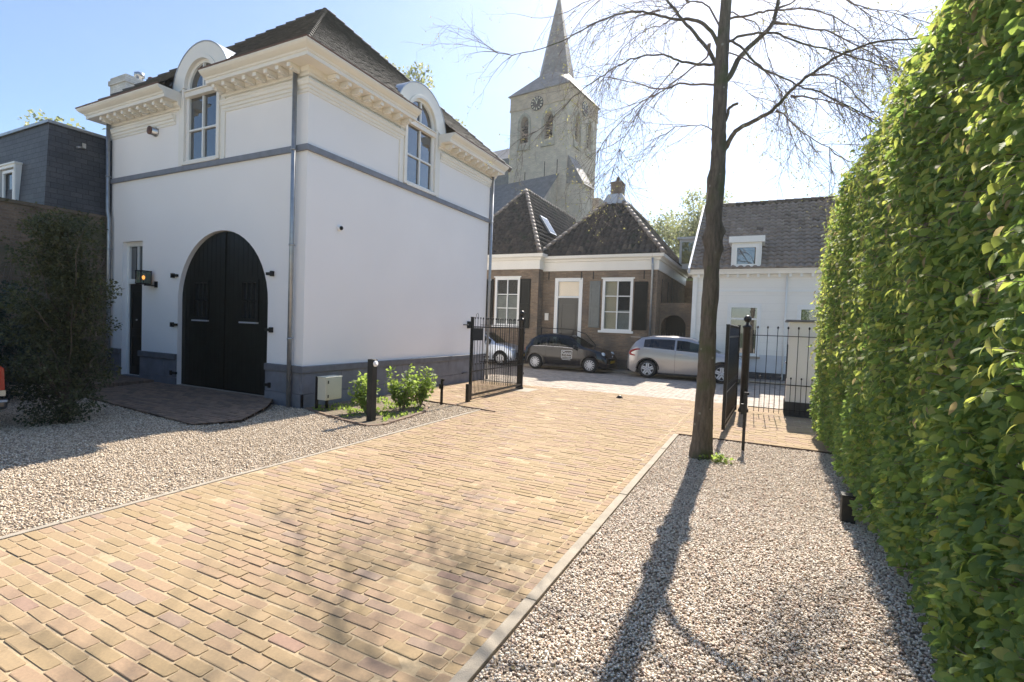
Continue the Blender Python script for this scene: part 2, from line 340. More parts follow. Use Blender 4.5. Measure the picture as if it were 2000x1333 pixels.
def leaves(name,P,D,Nn,size,mat,rnd=None,hi=True,width=1.0,droop=.25,parent=None,org=None):
    n=len(P); D=norm(D); B=norm(np.cross(D,Nn)); Nn=np.cross(B,D)
    if hi:
        t=[(0,0,0)]
        for a,wd in ((.2,.23),(.48,.33),(.78,.22)):
            t+=[(a,-wd,.05-droop*a*a),(a,0,-.01-droop*a*a),(a,wd,.05-droop*a*a)]
        t+=[(1,0,-droop*1.05)]
        q4=[(1,2,5,4),(2,3,6,5),(4,5,8,7),(5,6,9,8)]; q3=[(0,2,1),(0,3,2),(7,8,10),(8,9,10)]
    else:
        t=[(0,0,0),(.5,-.33,.06-droop*.25),(.5,.33,.06-droop*.25),(1,0,-droop)]; q4=[]; q3=[(0,3,1),(0,2,3)]
    t=np.array(t,float); t[:,1]*=width; k=len(t); S=np.asarray(size).reshape(-1,1,1)
    V=P[:,None,:]+S*(t[None,:,0:1]*D[:,None,:]+t[None,:,1:2]*B[:,None,:]+t[None,:,2:3]*Nn[:,None,:])
    base=(np.arange(n)*k)[:,None,None]; fs=[];rs=[]
    if rnd is None: rnd=rng.random(n)
    for q in (q4,q3):
        if q:
            q=np.array(q); fs.append((base+q[None]).reshape(-1,q.shape[1])); rs.append(np.repeat(rnd,len(q)))
    uv=np.tile(np.stack([t[:,1]+.5,t[:,0]],1),(n,1))
    return npmesh(name,V.reshape(-1,3),fs,mat,rs,uv,smooth=True,parent=parent,org=org)
def twigmesh(name,paths,mat,parent=None,org=None,n=3):
    mb=MB()
    for pts,rad in paths: mb.tube(pts,rad,n,caps=False)
    me=mb.mesh(name,mat,recalc=False); return link(name,me,parent,org)
FX=lambda Y:(lambda u,v,n:(u,Y-n,v))            # facade facing -Y
FSX=lambda X:(lambda u,v,n:(X+n,u,v))           # facade facing +X
def rectp(a,b,c,d): return [(a,c),(b,c),(b,d),(a,d)]
def archp(cx,hw,z0,zs,n=16,point=0):
    pts=[(cx-hw,z0),(cx+hw,z0)]
    if not point:
        pts+=[(cx+hw*math.cos(PI*k/n),zs+hw*math.sin(PI*k/n)) for k in range(n+1)]
    else:
        r=hw*point
        m_=int(n/2); am=math.acos((r-hw)/r)
        pts+=[(cx+hw-r+r*math.cos(am*k/m_),zs+r*math.sin(am*k/m_)) for k in range(m_+1)]
        pts+=[(cx-hw+r-r*math.cos(am*k/m_),zs+r*math.sin(am*k/m_)) for k in range(m_-1,-1,-1)]
    return pts
#@@SETTING
# ================================================================ SETTING
def structure(o): o['kind']='structure'; return o
# ground reaching the horizon
mb=MB(); Z0=-.06
for (x0,x1,y0,y1) in ((-1500,1500,-1500,1500),): mb.quad((x0,y0,Z0),(x1,y0,Z0),(x1,y1,Z0),(x0,y1,Z0))
structure(mb.build('ground','grassy',org=(0,0,Z0)))
def pavers(name,cells,mat,th=.05,top=0.,jit=.004,tilt=.002,ch=.010,sandz=-.009,clip=None,sandmat='sand',sandpoly=None,extra=None):
    """cells: list of (cx,cy,l,w,ang)"""
    C=np.array(cells); n=len(C)
    hl=C[:,2]/2; hw=C[:,3]/2; ca,sa=np.cos(C[:,4]),np.sin(C[:,4])
    prof=[(-1,-1),( -1,1),(1,1),(1,-1)]
    oct_=[]
    for sx,sy in ((-1,-1),(1,-1),(1,1),(-1,1)):
        oct_.append((sx,sy,0 if sx*sy>0 else 1)); oct_.append((sx,sy,1 if sx*sy>0 else 0))
    V=np.zeros((n,24,3)); zc=top+np.clip(rng.normal(0,.9*tilt,n),-.004,.004)+.0015*np.sin(C[:,0]*2.1+C[:,1]*.7)
    tx=rng.normal(0,tilt*2,n); ty=rng.normal(0,tilt*6,n)
    for lay,(ins,dz) in enumerate(((.0035,0),(.001,-.002),(0,-th))):
        for k,(sx,sy,w_) in enumerate(oct_):
            cham=rng.uniform(.4,1.5,n)*ch if lay<2 else 0
            jx=rng.normal(0,jit,n)*.5 if lay<2 else 0; jy=rng.normal(0,jit,n)*.5 if lay<2 else 0
            x=sx*(hl-ins-(cham if w_==1 else 0))+jx; y=sy*(hw-ins-(cham if w_==0 else 0))+jy
            V[:,lay*8+k,0]=C[:,0]+x*ca-y*sa; V[:,lay*8+k,1]=C[:,1]+x*sa+y*ca
            V[:,lay*8+k,2]=zc+dz+(tx*x+ty*y)
    if extra: V[:,:,2]+=extra(V[:,:,0],V[:,:,1])
    b_=(np.arange(n)*24)[:,None]; f8=b_+np.arange(8)[None]; fs=[f8]; q=[]
    for lay in (0,1):
        for k in range(8): q.append((lay*8+k,(lay+1)*8+k,(lay+1)*8+(k+1)%8,lay*8+(k+1)%8))
    q=np.array(q); f4=(b_[:,:,None]+q[None]).reshape(-1,4); r=rng.random(n)
    o=npmesh(name,V.reshape(-1,3),[f8,f4],mat,[r,np.repeat(r,len(q))])
    me=o.data; 
    return o
def sandsheet(name,poly,z,mat='sand',extra=None):
    mb=MB(); ids=[mb.P((x,y,z+(extra(x,y) if extra else 0))) for x,y in poly]; mb.F(ids); return mb.build(name,mat,recalc=False,org=(poly[0][0],poly[0][1],z))
def join(a,b):
    # merge mesh b into a (material slot kept)
    bm=bmesh.new(); 
    me=a.data; base=len(me.materials); 
    for m_ in b.data.materials: me.materials.append(m_)
    va=np.zeros(len(me.vertices)*3); me.vertices.foreach_get('co',va)
    bm.from_mesh(me); nb=len(bm.faces)
    mb_=b.data.copy(); mb_.transform(a.matrix_world.inverted()@Matrix.Translation(b.location)); bm.from_mesh(mb_)
    bm.faces.ensure_lookup_table()
    for k in range(nb,len(bm.faces)): bm.faces[k].material_index=base
    bm.to_mesh(me); bm.free(); bpy.data.objects.remove(b); return a
XL,XR=-5.33,-1.36
cells=[]; pitch=.0905; y=-2.2; row=0
while y<14.0:
    off=random.uniform(-.03,.03)+(row%2)*.125; x=XL-.1+off
    while x<XR-.02:
        l=.235+random.uniform(-.012,.012); a=x; b=x+l
        a2=max(a,XL+.005); b2=min(b,XR-.095)
        if b2-a2>.05: cells.append(((a2+b2)/2,y+random.gauss(0,.003)+.012*math.sin(((a2+b2)/2)*1.1+row*.03),b2-a2,.079+random.uniform(-.005,.003),random.gauss(0,.012)))
        x=b+.010
    cells.append((XR-.045,y+random.gauss(0,.003),.078,.083,random.gauss(0,.01)))
    y+=pitch; row+=1
drv=pavers('driveway',cells,'paver')
structure(join(drv,sandsheet('sand',[(XL,-2.3),(XR,-2.3),(XR,14),(XL,14)],-.0045)))
# paved strips behind the gates (left of the driveway to the house wall, right to the hedge)
def grid_cells(x0,x1,y0,y1,l,w_,ang=0,inside=None):
    out=[]; y=y0; row=0
    while y<y1:
        x=x0-(row%2)*l/2
        while x<x1:
            a,b=max(x,x0),min(x+l,x1)
            if b-a>.04 and (inside is None or inside((a+b)/2,y+w_/2)): out.append(((a+b)/2,y+w_/2,b-a-.009,w_-.009,random.gauss(0,.012)))
            x+=l
        y+=w_; row+=1
    return out
lp=lambda x,y: y>9.62-(x+7.5)*.13 if x>-7.5 else y>9.62+(-7.5-x)*.9
c1=grid_cells(-8.34,XL-.005,8.9,14.0,.235,.09,inside=lambda x,y:lp(x,y+.12) or lp(x+.1,y+.1))
p1=pavers('path',c1,'paver'); structure(join(p1,sandsheet('sand',[(-8.34,10.4),(-7.5,9.62),(-5.335,9.33),(-5.335,14),(-8.34,14)],-.0045)))
c2=grid_cells(XR+.005,2.6,9.30,14.0,.235,.09)
p2=pavers('path',c2,'paver'); structure(join(p2,sandsheet('sand',[(XR+.004,9.3),(2.6,9.3),(2.6,14),(XR+.004,14)],-.0045)))
# street in herringbone
cs=[]; L,W_=.235,.0885; step=W_
def herring(x0,x1,y0,y1):
    out=[]; s2=math.sqrt(.5); k=L/W_
    n=int(46/W_/1.0)
    for i in range(-150,150):
        for j in range(-95,95):
            u0=i*W_+j*L*0; 
            # classic 2.66:1 herringbone approximated by alternating strips
            for t in (0,1):
                if t==0: cu,cv,a=i*W_+j*(2*L)*.0+ (i*0)+L/2,i*W_+j*(L+W_)+W_/2,0
                else: cu,cv,a=i*W_+L+W_/2-.0,i*W_+j*(L+W_)+L/2-(L-W_)*1.0+W_*.0,PI/2
                cu2=cu; X=-3+(cu2-cv)*s2; Yy=17.5+(cu2+cv)*s2
                if x0<X<x1 and y0<Yy<y1: out.append((X,Yy,L-.008,W_-.008,a+PI/4))
    return out
# pattern: true herringbone on an integer lattice with 2:1 blocks
def herring2(x0,x1,y0,y1,a_=.108):
    out=[]; s2=math.sqrt(.5); n=int(60/a_)
    for i in range(-n//2,n//2):
        for j in range(-n//2,n//2):
            q=(i-j)%4
            if q==0: cu,cv,an=(i+1)*a_,(j+.5)*a_,0
            elif q==3: cu,cv,an=(i+.5)*a_,(j+1)*a_,PI/2   # vertical starts
            else: continue
            X=-5+(cu-cv)*s2; Yy=18+(cu+cv)*s2
            if x0<X<x1 and y0<Yy<y1: out.append((X,Yy,2*a_-.010,a_-.010,an+PI/4))
    return out
cs=herring2(-14,9,13.95,20.6)
st=pavers('street',cs,'street',jit=.003,tilt=.0012,top=-.004)
structure(join(st,sandsheet('sand',[(-60,14.0),(40,14.0),(40,21.0),(-60,21.0)],-.012,'street')))
mb=MB(); mb.box(-60,40,20.62,20.74,-.05,.09); structure(mb.build('kerb','concrete',bevel=.01))
mb=MB(); mb.box(-60,40,20.74,23.4,-.05,.085); structure(mb.build('pavement','street'))
# driveway kerb: concrete edging of one metre lengths
mb=MB(); y=-1.9
while y<9.25:
    mb.box(XR+.003+random.uniform(-.002,.002),XR+.085,y+.004,min(y+1.236,9.27)-.004,-.1,.012+random.uniform(-.003,.004)); y+=1.236
structure(mb.build('kerb','concrete',bevel=.004))
mb=MB(); y=-1.9
while y<9.3:
    mb.box(XL-.062,XL-.003,y+.003,min(y+1.0,9.32)-.003,-.1,.004+random.uniform(-.002,.003)); y+=1.0
structure(mb.build('kerb','concrete',bevel=.003))
mb=MB()
for a,b in (((XR+.09,9.275),(2.6,9.275)),((-8.3,10.36),(-7.5,9.60)),((-7.5,9.60),(XL-.06,9.31)),((XL-.06,9.31),(-4.95,9.22))):
    d=Vector((b[0]-a[0],b[1]-a[1],0)); nrm=Vector((-d.y,d.x,0)).normalized()*.006
    A=Vector((*a,0)); B=Vector((*b,0)); z0,z1=-.08,.022
    ids=[mb.P(p) for p in (A-nrm+Vector((0,0,z0)),B-nrm+Vector((0,0,z0)),B+nrm+Vector((0,0,z0)),A+nrm+Vector((0,0,z0)),A-nrm+Vector((0,0,z1)),B-nrm+Vector((0,0,z1)),B+nrm+Vector((0,0,z1)),A+nrm+Vector((0,0,z1)))]
    for q in ((0,3,2,1),(4,5,6,7),(0,1,5,4),(1,2,6,5),(2,3,7,6),(3,0,4,7)): mb.F([ids[k] for k in q])
structure(mb.build('kerb','rust'))
# apron in front of the coach house doors: slopes up to the sill
apoly=[(-14.9,5.75),(-13.4,5.45),(-8.35,5.0),(-7.95,5.6),(-8.6,6.6),(-9.2,7.19),(-15.5,7.19),(-15.5,5.9)]
def inpoly(x,y,P):
    r=False
    for k in range(len(P)):
        x1,y1=P[k]; x2,y2=P[k-1]
        if (y1>y)!=(y2>y) and x<(x2-x1)*(y-y1)/(y2-y1)+x1: r=not r
    return r
slope=lambda x,y: .028+.085*np.clip((y-5.2)/2.0,0,1)
c3=grid_cells(-13.45,-7.9,4.98,7.19,.235,.09,inside=lambda x,y:any(inpoly(x+a,y+b,apoly) for a in (-.15,0,.15) for b in (-.06,0,.06)))
p3=pavers('path',c3,'paverdark',extra=slope)
structure(join(p3,sandsheet('sand',[(-13.45,5.42),(-8.35,5.02),(-8.0,5.6),(-8.6,6.6),(-9.2,7.19),(-13.45,7.19)],-.008,'paverdark',extra=lambda x,y:float(slope(x,y))-.004)))
c4=grid_cells(-15.6,-13.5,5.75,7.19,.235,.09)
p4=pavers('path',c4,'paverdark',top=.155,th=.16); structure(join(p4,sandsheet('sand',[(-15.6,5.75),(-13.5,5.75),(-13.5,7.19),(-15.6,7.19)],.147,'paverdark')))
def clipmesh(o,edges):
    bm=bmesh.new(); bm.from_mesh(o.data)
    for a,b in edges:
        d=Vector((b[0]-a[0],b[1]-a[1],0)).normalized(); nrm=Vector((d.y,-d.x,0))      # keep the left side of a->b
        r=bmesh.ops.bisect_plane(bm,geom=bm.verts[:]+bm.edges[:]+bm.faces[:],plane_co=Vector((a[0],a[1],0))-o.location,plane_no=nrm,clear_outer=True)
    bm.to_mesh(o.data); bm.free()
clipmesh(p3,[((-13.5,5.44),(-8.35,5.0)),((-8.35,5.0),(-7.95,5.6)),((-7.95,5.6),(-8.6,6.6)),((-8.6,6.6),(-9.2,7.2))])
clipmesh(p1,[((-7.5,9.60),(-5.3,9.31)),((-8.34,10.36),(-7.5,9.60))])
# gravel: bed sheets plus loose pebbles
ICO=None
def pebbles(name,pts,size,mat,flat=.6,z=0.,label=None):
    t=(1+5**.5)/2
    v=np.array([(-1,t,0),(1,t,0),(-1,-t,0),(1,-t,0),(0,-1,t),(0,1,t),(0,-1,-t),(0,1,-t),(t,0,-1),(t,0,1),(-t,0,-1),(-t,0,1)],float); v/=np.linalg.norm(v[0])
    f=np.array([(0,11,5),(0,5,1),(0,1,7),(0,7,10),(0,10,11),(1,5,9),(5,11,4),(11,10,2),(10,7,6),(7,1,8),(3,9,4),(3,4,2),(3,2,6),(3,6,8),(3,8,9),(4,9,5),(2,4,11),(6,2,10),(8,6,7),(9,8,1)])
    n=len(pts); S=size*rng.uniform(.65,1.25,(n,1))*np.stack([rng.uniform(.8,1.25,n),rng.uniform(.7,1.0,n),rng.uniform(.45,.75,n)],1)/2
    ang=rng.uniform(0,2*PI,n); tl=rng.normal(0,.45,n)
    L=v[None]*S[:,None,:]*(1+rng.normal(0,.09,(n,12,1)))
    ct,s_=np.cos(tl)[:,None],np.sin(tl)[:,None]; x=L[:,:,0]*ct-L[:,:,2]*s_; zz=L[:,:,0]*s_+L[:,:,2]*ct
    ca,sa=np.cos(ang)[:,None],np.sin(ang)[:,None]; X=x*ca-L[:,:,1]*sa; Y=x*sa+L[:,:,1]*ca
    V=np.stack([X+pts[:,0:1],Y+pts[:,1:2],zz+(z+rng.uniform(-.004,.010,n)+S[:,2]*.2)[:,None]],2)
    F=((np.arange(n)*12)[:,None,None]+f[None]).reshape(-1,3); r=rng.random(n)
    o=npmesh(name,V.reshape(-1,3),[F],mat,[np.repeat(r,20)],smooth=True,org=(float(pts[:,0].mean()),float(pts[:,1].mean()),0))
    tag(o,label,'gravel',kind='stuff'); return o
def scatter(n,x0,x1,y0,y1,ok=None,dens=None):
    P=np.stack([rng.uniform(x0,x1,n),rng.uniform(y0,y1,n)],1)
    if ok is not None: P=P[ok(P[:,0],P[:,1])]
    return P
structure(sandsheet('gravel_bed',[(XR+.088,-2),(3.2,-2),(3.2,9.265),(XR+.088,9.265)],-.012,'gravelbase'))
ra=scatter(17000,XR+.1,1.5,1.2,2.6); rb=scatter(50000,XR+.1,1.4,2.6,6); rc=scatter(30000,XR+.1,1.5,6,9.25)
pebbles('gravel',np.concatenate([ra,rb,rc,scatter(12000,XR+.1,1.5,-1.8,1.2)]),.0185,'pebble',z=-.006,label='pale pink and white rounded pebbles between the driveway kerb and the hedge')
bedp=[(-8.1,7.15),(-7.4,6.93),(-6.1,6.62),(-5.92,6.85),(-6.1,8.3),(-6.5,8.95),(-7.5,9.55),(-8.33,9.75),(-8.33,7.2)]
def okl(x,y):
    r=np.ones(len(x),bool)
    for k in range(len(x)):
        if x[k]<-7.8 and inpoly(x[k],y[k],apoly): r[k]=False
        elif y[k]>6.5 and x[k]>-8.34 and inpoly(x[k],y[k],bedp): r[k]=False
        elif y[k]>7.15 and x[k]<-8.34: r[k]=False
        elif y[k]>9.0 and y[k]>9.58-(x[k]+7.5)*.13: r[k]=False
    return r
structure(sandsheet('gravel_bed',[(-24,-3),(XL-.065,-3),(XL-.065,9.3),(-7.5,9.59),(-8.335,10.3),(-8.335,7.19),(-24,7.19)],-.012,'gravelbase'))
g1_=scatter(36000,-7.6,XL-.07,1.4,9.4); g2_=scatter(44000,-12,-7.6,1.2,7.15); g3_=scatter(9000,-16,-12,2.5,7.15)
PL=np.concatenate([g1_,g2_,g3_,scatter(14000,-11,XL-.07,-1.5,1.4)]); PL=PL[okl(PL[:,0],PL[:,1])]
pebbles('gravel',PL,.022,'chip',z=-.007,label='sandy coloured gravel chips between the white coach house and the driveway')
structure(sandsheet('bounce_forecourt',[(-40,-24),(12,-24),(12,-3.01),(-40,-3.01)],-.03,MT['chip'] if 0 else 'bouncefore'))  # unseen pale ground behind the camera, added to bounce sun onto the walls
# planting bed: earth, brick edging
structure(sandsheet('planting_bed',bedp,.004,'earth'))
mb=MB(); edge=[(-8.1,7.15),(-7.4,6.93),(-6.7,6.74),(-6.1,6.62),(-5.92,6.85),(-5.98,7.5),(-6.1,8.3),(-6.5,8.95),(-7.0,9.3),(-7.5,9.55)]
for k in range(len(edge)-1):
    a,b=Vector(edge[k]),Vector(edge[k+1]); d=b-a; nn=max(1,int(d.length/.21)); an=math.atan2(d.y,d.x)
    for i in range(nn):
        c=a+d*((i+.5)/nn); mb.T=Matrix.Translation((c.x,c.y,0))@Matrix.Rotation(an+random.gauss(0,.05),4,'Z')@Matrix.Rotation(random.gauss(0,.06),4,'X')
        mb.rv=random.random(); mb.box(-d.length/nn/2+.005,d.length/nn/2-.005,-.035,.035,-.08,.03+random.uniform(-.008,.008))
mb.T=None; o=mb.build('kerb','paverdark',bevel=.005); structure(o)
mb=MB(); mb.box(-6.3,-5.75,12.55,13.35,-.02,.006); structure(mb.build('paving_slab','concrete',bevel=.003))
# a few fallen leaves and bits on gravel and drive
n=420; P=np.concatenate([np.stack([rng.uniform(-12,-5.5,n),rng.uniform(2,6.8,n),np.full(n,.012)],1),np.stack([rng.uniform(-1.25,.9,n),rng.uniform(2,9.2,n),np.full(n,.014)],1),np.stack([rng.normal(-1.45,.25,160),rng.uniform(1.5,12,160),np.full(160,.006)],1),np.stack([rng.uniform(-5.3,-1.4,90),rng.uniform(1.5,13,90),np.full(90,.006)],1)])
MT['litter']=leafmat('dry_leaf',[(0,(.05,.03,.02)),(.6,(.12,.07,.035)),(1,(.16,.14,.05))],[(0,(.1,.06,.03)),(1,(.2,.15,.06))],.1)
o=leaves('leaf_litter',P,rng.normal(0,1,P.shape)*np.array([1,1,.1]),np.array([0,0,1.])+rng.normal(0,.25,P.shape),rng.uniform(.012,.034,len(P)),'litter',hi=False,org=(-4,6,0)); tag(o,'scattered dry brown leaf bits on the gravel and along the kerb','leaf litter',kind='stuff')
#@@HOUSE
# ================================================================ WHITE COACH HOUSE
X0,X1,Y0,Y1=-15.65,-8.34,7.2,14.6; HZ=7.0
house=empty('coach_house',((X0+X1)/2,(Y0+Y1)/2,0),0,'white stucco coach house with dark pyramid roof and black arched carriage doors','building')
HL=Matrix.Translation(-Vector(((X0+X1)/2,(Y0+Y1)/2,0)))
def hb(mb,name,mats,bevel=0,parent=None):
    me=mb.mesh(name,mats); me.transform(HL); o=link(name,me,parent or house)
    if bevel:
        bv=o.modifiers.new('bevel','BEVEL'); bv.width=bevel; bv.segments=2; bv.limit_method='ANGLE'; bv.angle_limit=R(40)
    return o
FW=FX(Y0); SW=FSX(X1); WFc,WSc=-11.79,10.84; ZT=6.98; ZW=7.09
def dormer_outline(a,b,z0,z1,c,r,n=20):
    return [(a,z0),(b,z0),(b,z1)]+[(c+r*math.cos(PI*k/n),ZT+r*math.sin(PI*k/n)) for k in range(n+1)]+[(a,z1)]
GC,GR,GS=-11.03,1.605,2.13
door=rectp(-15.1,-14.17,.16,3.64); garage=archp(GC,GR,.1,GS,24); winF=archp(WFc,.56,5.36,ZW,16); winS=archp(WSc,.56,5.36,ZW,16)
mb=MB()
mb.wall(dormer_outline(X0,X1,-.1,ZT,WFc,1.0),[door,garage,winF],FW,.28)
mb.wall(dormer_outline(Y0,Y1,-.1,ZT,WSc,1.0),[winS],SW,.28)
mb.quad((X0,Y0,-.1),(X0,Y1,-.1),(X0,Y1,ZT),(X0,Y0,ZT)); mb.quad((X0,Y1,-.1),(X1,Y1,-.1),(X1,Y1,ZT),(X0,Y1,ZT))
wallo=hb(mb,'wall','stucco')
# plinth
mb=MB()
def plinth_front(a,b):
    mb.box(a,b,Y0-.045,Y0-.002,-.1,.27); 
    x=a
    while x<b-.01:
        nx=min(x+1.05,b); mb.box(x+.003,nx-.003,Y0-.040,Y0-.002,.276,.705); x=nx
plinth_front(X0,-15.1); hb(mb,'plinth','blue',.004); mb=MB(); plinth_front(-14.17,GC-GR-.002); hb(mb,'plinth','blue',.004); mb=MB(); plinth_front(GC+GR+.002,X1+.045)
mb.box(X1+.002,X1+.045,Y0-.045,Y1,-.1,.27); y=Y0-.04
while y<Y1-.01:
    ny=min(y+1.05,Y1); mb.box(X1+.002,X1+.040,y+.003,ny-.003,.276,.705); y=ny
hb(mb,'plinth','blue',.004)
for a,b in ((X0,-15.1),(-14.21,GC-GR-.002)): mb=MB(); mb.box(a,b,Y0-.075,Y0-.001,.708,.85); hb(mb,'plinth_cap','bluecap',.012)
mb=MB(); mb.box(GC+GR+.002,X1+.001,Y0-.075,Y0-.001,.708,.85)
mb.box(X1+.0015,X1+.075,Y0-.075,Y1,.708,.85)
hb(mb,'plinth_cap','bluecap',.012)
mb=MB(); x=X0
segs=[X0,-14.2,-12.7,-11.2,-9.8,X1+.0]
for a,b in zip(segs[:-1],segs[1:]): mb.box(a+.002,b-.002,Y0-.055,Y0-.001,5.19,5.31)
mb.box(X1-.002,X1+.055,Y0-.055,Y0+1.2,5.19,5.31)
ys=[Y0+1.204,9.9,11.4,12.9,Y1]
for a,b in zip(ys[:-1],ys[1:]): mb.box(X1+.001,X1+.055,a+.002,b-.002,5.19,5.31)
hb(mb,'string_course','band',.006)
# cornice, three stepped sections with flat ends at the dormers
prof=[(.0,6.66),(.05,6.66),(.06,6.70),(.10,6.72),(.12,6.80),(.41,6.80),(.41,6.87),(.43,6.88),(.44,6.91),(.48,6.93),(.53,6.965),(.56,7.00),(.56,7.03),(.0,7.03)]
fr_=[(.0,6.345),(.02,6.345),(.025,6.40),(.045,6.41),(.05,6.465),(.075,6.48),(.085,6.535),(.10,6.55),(.10,6.57),(.0,6.575)]
paths=[[(X0,Y0+2.5),(X0,Y0),(-12.55,Y0)],[(-11.03,Y0),(X1,Y0),(X1,10.13)],[(X1,11.60),(X1,Y1+.25)]]
mb=MB()
for p in paths: mb.sweep(p,prof)
cornice=hb(mb,'cornice','cream')
for p in ([(X0,Y0),(-12.80,Y0)],[(-11.02,Y0),(X1,Y0),(X1,10.10)],[(X1,11.72),(X1,Y1)]): mb=MB(); mb.sweep(p,fr_); hb(mb,'frieze_moulding','cream')
mb=MB()
def bracket(x,y,front):
    mb=MB()
    if front: mb.box(x-.05,x+.05,y-.36,y-.11,6.715,6.798); mb.box(x-.04,x+.04,y-.30,y-.11,6.68,6.7155)
    else: mb.box(x+.11,x+.36,y-.05,y+.05,6.715,6.798); mb.box(x+.11,x+.30,y-.04,y+.04,6.68,6.7155)
    hb(mb,'bracket','cream',.006,cornice)
x=-15.45
while x<-12.65: bracket(x,Y0,True); x+=.335
x=-10.85
while x<-8.5: bracket(x,Y0,True); x+=.335
y=7.6
while y<10.05: bracket(X1,y,False); y+=.335
y=11.85
while y<14.8: bracket(X1,y,False); y+=.335
gp=[(.52,7.032),(.575,7.032),(.575,7.055),(.52,7.055)]
for p in paths: mb=MB(); mb.sweep(p,gp); hb(mb,'gutter_edge','copper',0,cornice)
# dormer arches, barrel roofs, windows
def dormer(c,fr,front,c0,c1):
    n=24
    oc=[(c+1.05*math.cos(PI*k/n),ZT+1.05*math.sin(PI*k/n)) for k in range(n+1)]; ic=[(c+.66*math.cos(PI*k/n),ZW+.66*math.sin(PI*k/n)) for k in range(n+1)]
    ic2=[(c+.575*math.cos(PI*k/n),ZW+.575*math.sin(PI*k/n)) for k in range(n+1)]
    mb=MB(); mb.ring(oc,ic,fr,.001,.06,closed=False); mb.ring(ic,ic2,fr,.0015,.085,closed=False)
    for s_ in (-1,1):
        a,b=sorted((c+s_*.60,c+s_*.70)); mb.prism(rectp(a,b,5.33,ZW-.004),fr,.001,.062)
        a,b=sorted((c+s_*.705,c+s_*.86)); mb.prism(rectp(a,b,5.315,ZT-.004),fr,.001,.03)
    a=hb(mb,'dormer_surround','cream',.004)
    mb=MB(); r=1.075
    for k in range(n):
        t0,t1=PI*k/n,PI*(k+1)/n
        def pt(t,d,rr): return fr(c+rr*math.cos(t),ZT+rr*math.sin(t),d)
        d0,d1=.07,-1.9
        for rr0,rr1 in ((r,r-.022),):
            A=[mb.P(pt(t,d,q)) for d in (d0,d1) for q in (r,r-.022) for t in (t0,t1)]
            mb.F((A[0],A[1],A[5],A[4])); mb.F((A[2],A[6],A[7],A[3])); mb.F((A[0],A[2],A[3],A[1]))
    for s_ in (-1,1):
        q0=c+s_*1.075; mb.quad(fr(q0,ZT+.02,.05),fr(q0,ZT+.02,-1.6),fr(q0,ZT-.3,-1.6),fr(q0,ZT-.3,.05))
    hb(mb,'dormer_roof','zincl')
    # window
    mb=MB(); d0,d1=-.09,-.01
    O=archp(c,.56,5.40,ZW,20); I=archp(c,.515,5.445,ZW,20); mb.ring(O,I,fr,d0,d1)
    mb.prism(rectp(c-.022,c+.022,5.455,6.86),fr,d0+.01,d1); mb.prism(rectp(c-.02,c+.02,7.0,ZW+.51),fr,d0+.01,d1)
    mb.prism(rectp(c-.505,c-.023,6.10,6.14),fr,d0+.012,d1-.004); mb.prism(rectp(c+.023,c+.505,6.10,6.14),fr,d0+.012,d1-.004)
    w_=hb(mb,'window','white')
    mb=MB(); mb.prism(rectp(c-.60,c+.60,6.885,7.0),fr,-.10,.045); mb.prism(rectp(c-.62,c+.62,7.003,7.03),fr,-.10,.075); hb(mb,'transom','cream',.004,None)
    mb=MB(); mb.prism(rectp(c-.60,c+.60,5.312,5.395),fr,-.16,.07); hb(mb,'sill','cream',.004)
    mb=MB(); mb.prism(archp(c,.53,5.42,ZW,20),fr,-.068,-.058); g_=hb(mb,'pane','glass'); g_.parent=w_
    mb=MB(); mb.quad(fr(c-.9,5.2,-.9),fr(c+.9,5.2,-.9),fr(c+.9,7.6,-.9),fr(c-.9,7.6,-.9)); hb(mb,'dark_backing','dark')  # dark sheet stands in for the unlit room behind the window
dormer(WFc,FW,True,0,0); dormer(WSc,SW,False,0,0)
# pyramid roof of flat tiles
def tileplane(mb,O,S,T,tl,a,b,tw,crs,wave=0.,lift=.02,ns=None,jit=.004,skip=None):
    """O origin, S unit along the eave, T unit up slope"""
    O,S,T=Vector(O),Vector(S).normalized(),Vector(T).normalized(); Nn=S.cross(T)
    if Nn.z<0: Nn=-Nn
    rows=int(tl/crs)
    for i in range(rows+1):
        t0=i*crs; t1=min(tl,t0+crs*1.06); tm=min(tl,t0+crs*.5)
        sa,sb=a(tm),b(tm)
        if sb-sa<.03: continue
        k0=math.floor(sa/tw); s=k0*tw
        while s<sb:
            if skip and skip(O+S*(s+tw/2)+T*tm): s+=tw; continue
            mb.rv=min(1,max(0,random.gauss(.5,.16 if wave else .28))); j=random.uniform(-jit,jit); jt=random.uniform(-.012,.012) if wave else random.uniform(-.004,.004)
            sub=6 if wave else 1; pa=[];pb=[];pc=[]
            for q in range(sub+1):
                ss=min(max(s+tw*q/sub,sa),sb); ph=(ss/tw)%1.0 if q<sub else 1.0-1e-6
                if ss==sa: ph=(ss/tw)%1.0
                h=wave*(.5-.5*math.cos(2*PI*ph)) if wave else 0
                if wave: h=wave*(math.sin(2*PI*ph)*.55+ (.45*math.cos(4*PI*ph)*.3) )
                base=O+S*ss
                pa.append(mb.P(base+T*(t0+jt)+Nn*(h+lift+j))); pb.append(mb.P(base+T*t1+Nn*(h+j))); pc.append(mb.P(base+T*(t0+jt)+Nn*(h+j-.006)))
            for q in range(sub):
                mb.F((pa[q],pa[q+1],pb[q+1],pb[q]),0,bool(wave)); mb.F((pc[q],pc[q+1],pa[q+1],pa[q]),0)
            s+=tw
    mb.rv=.3
mb=MB(); AP=Vector((-12.0,10.9,10.95)); ez=7.04; ov=.50
cn=[Vector((X0-.1,Y0-ov,ez)),Vector((X1+ov,Y0-ov,ez)),Vector((X1+ov,Y1+ov,ez)),Vector((X0-.1,Y1+ov,ez))]
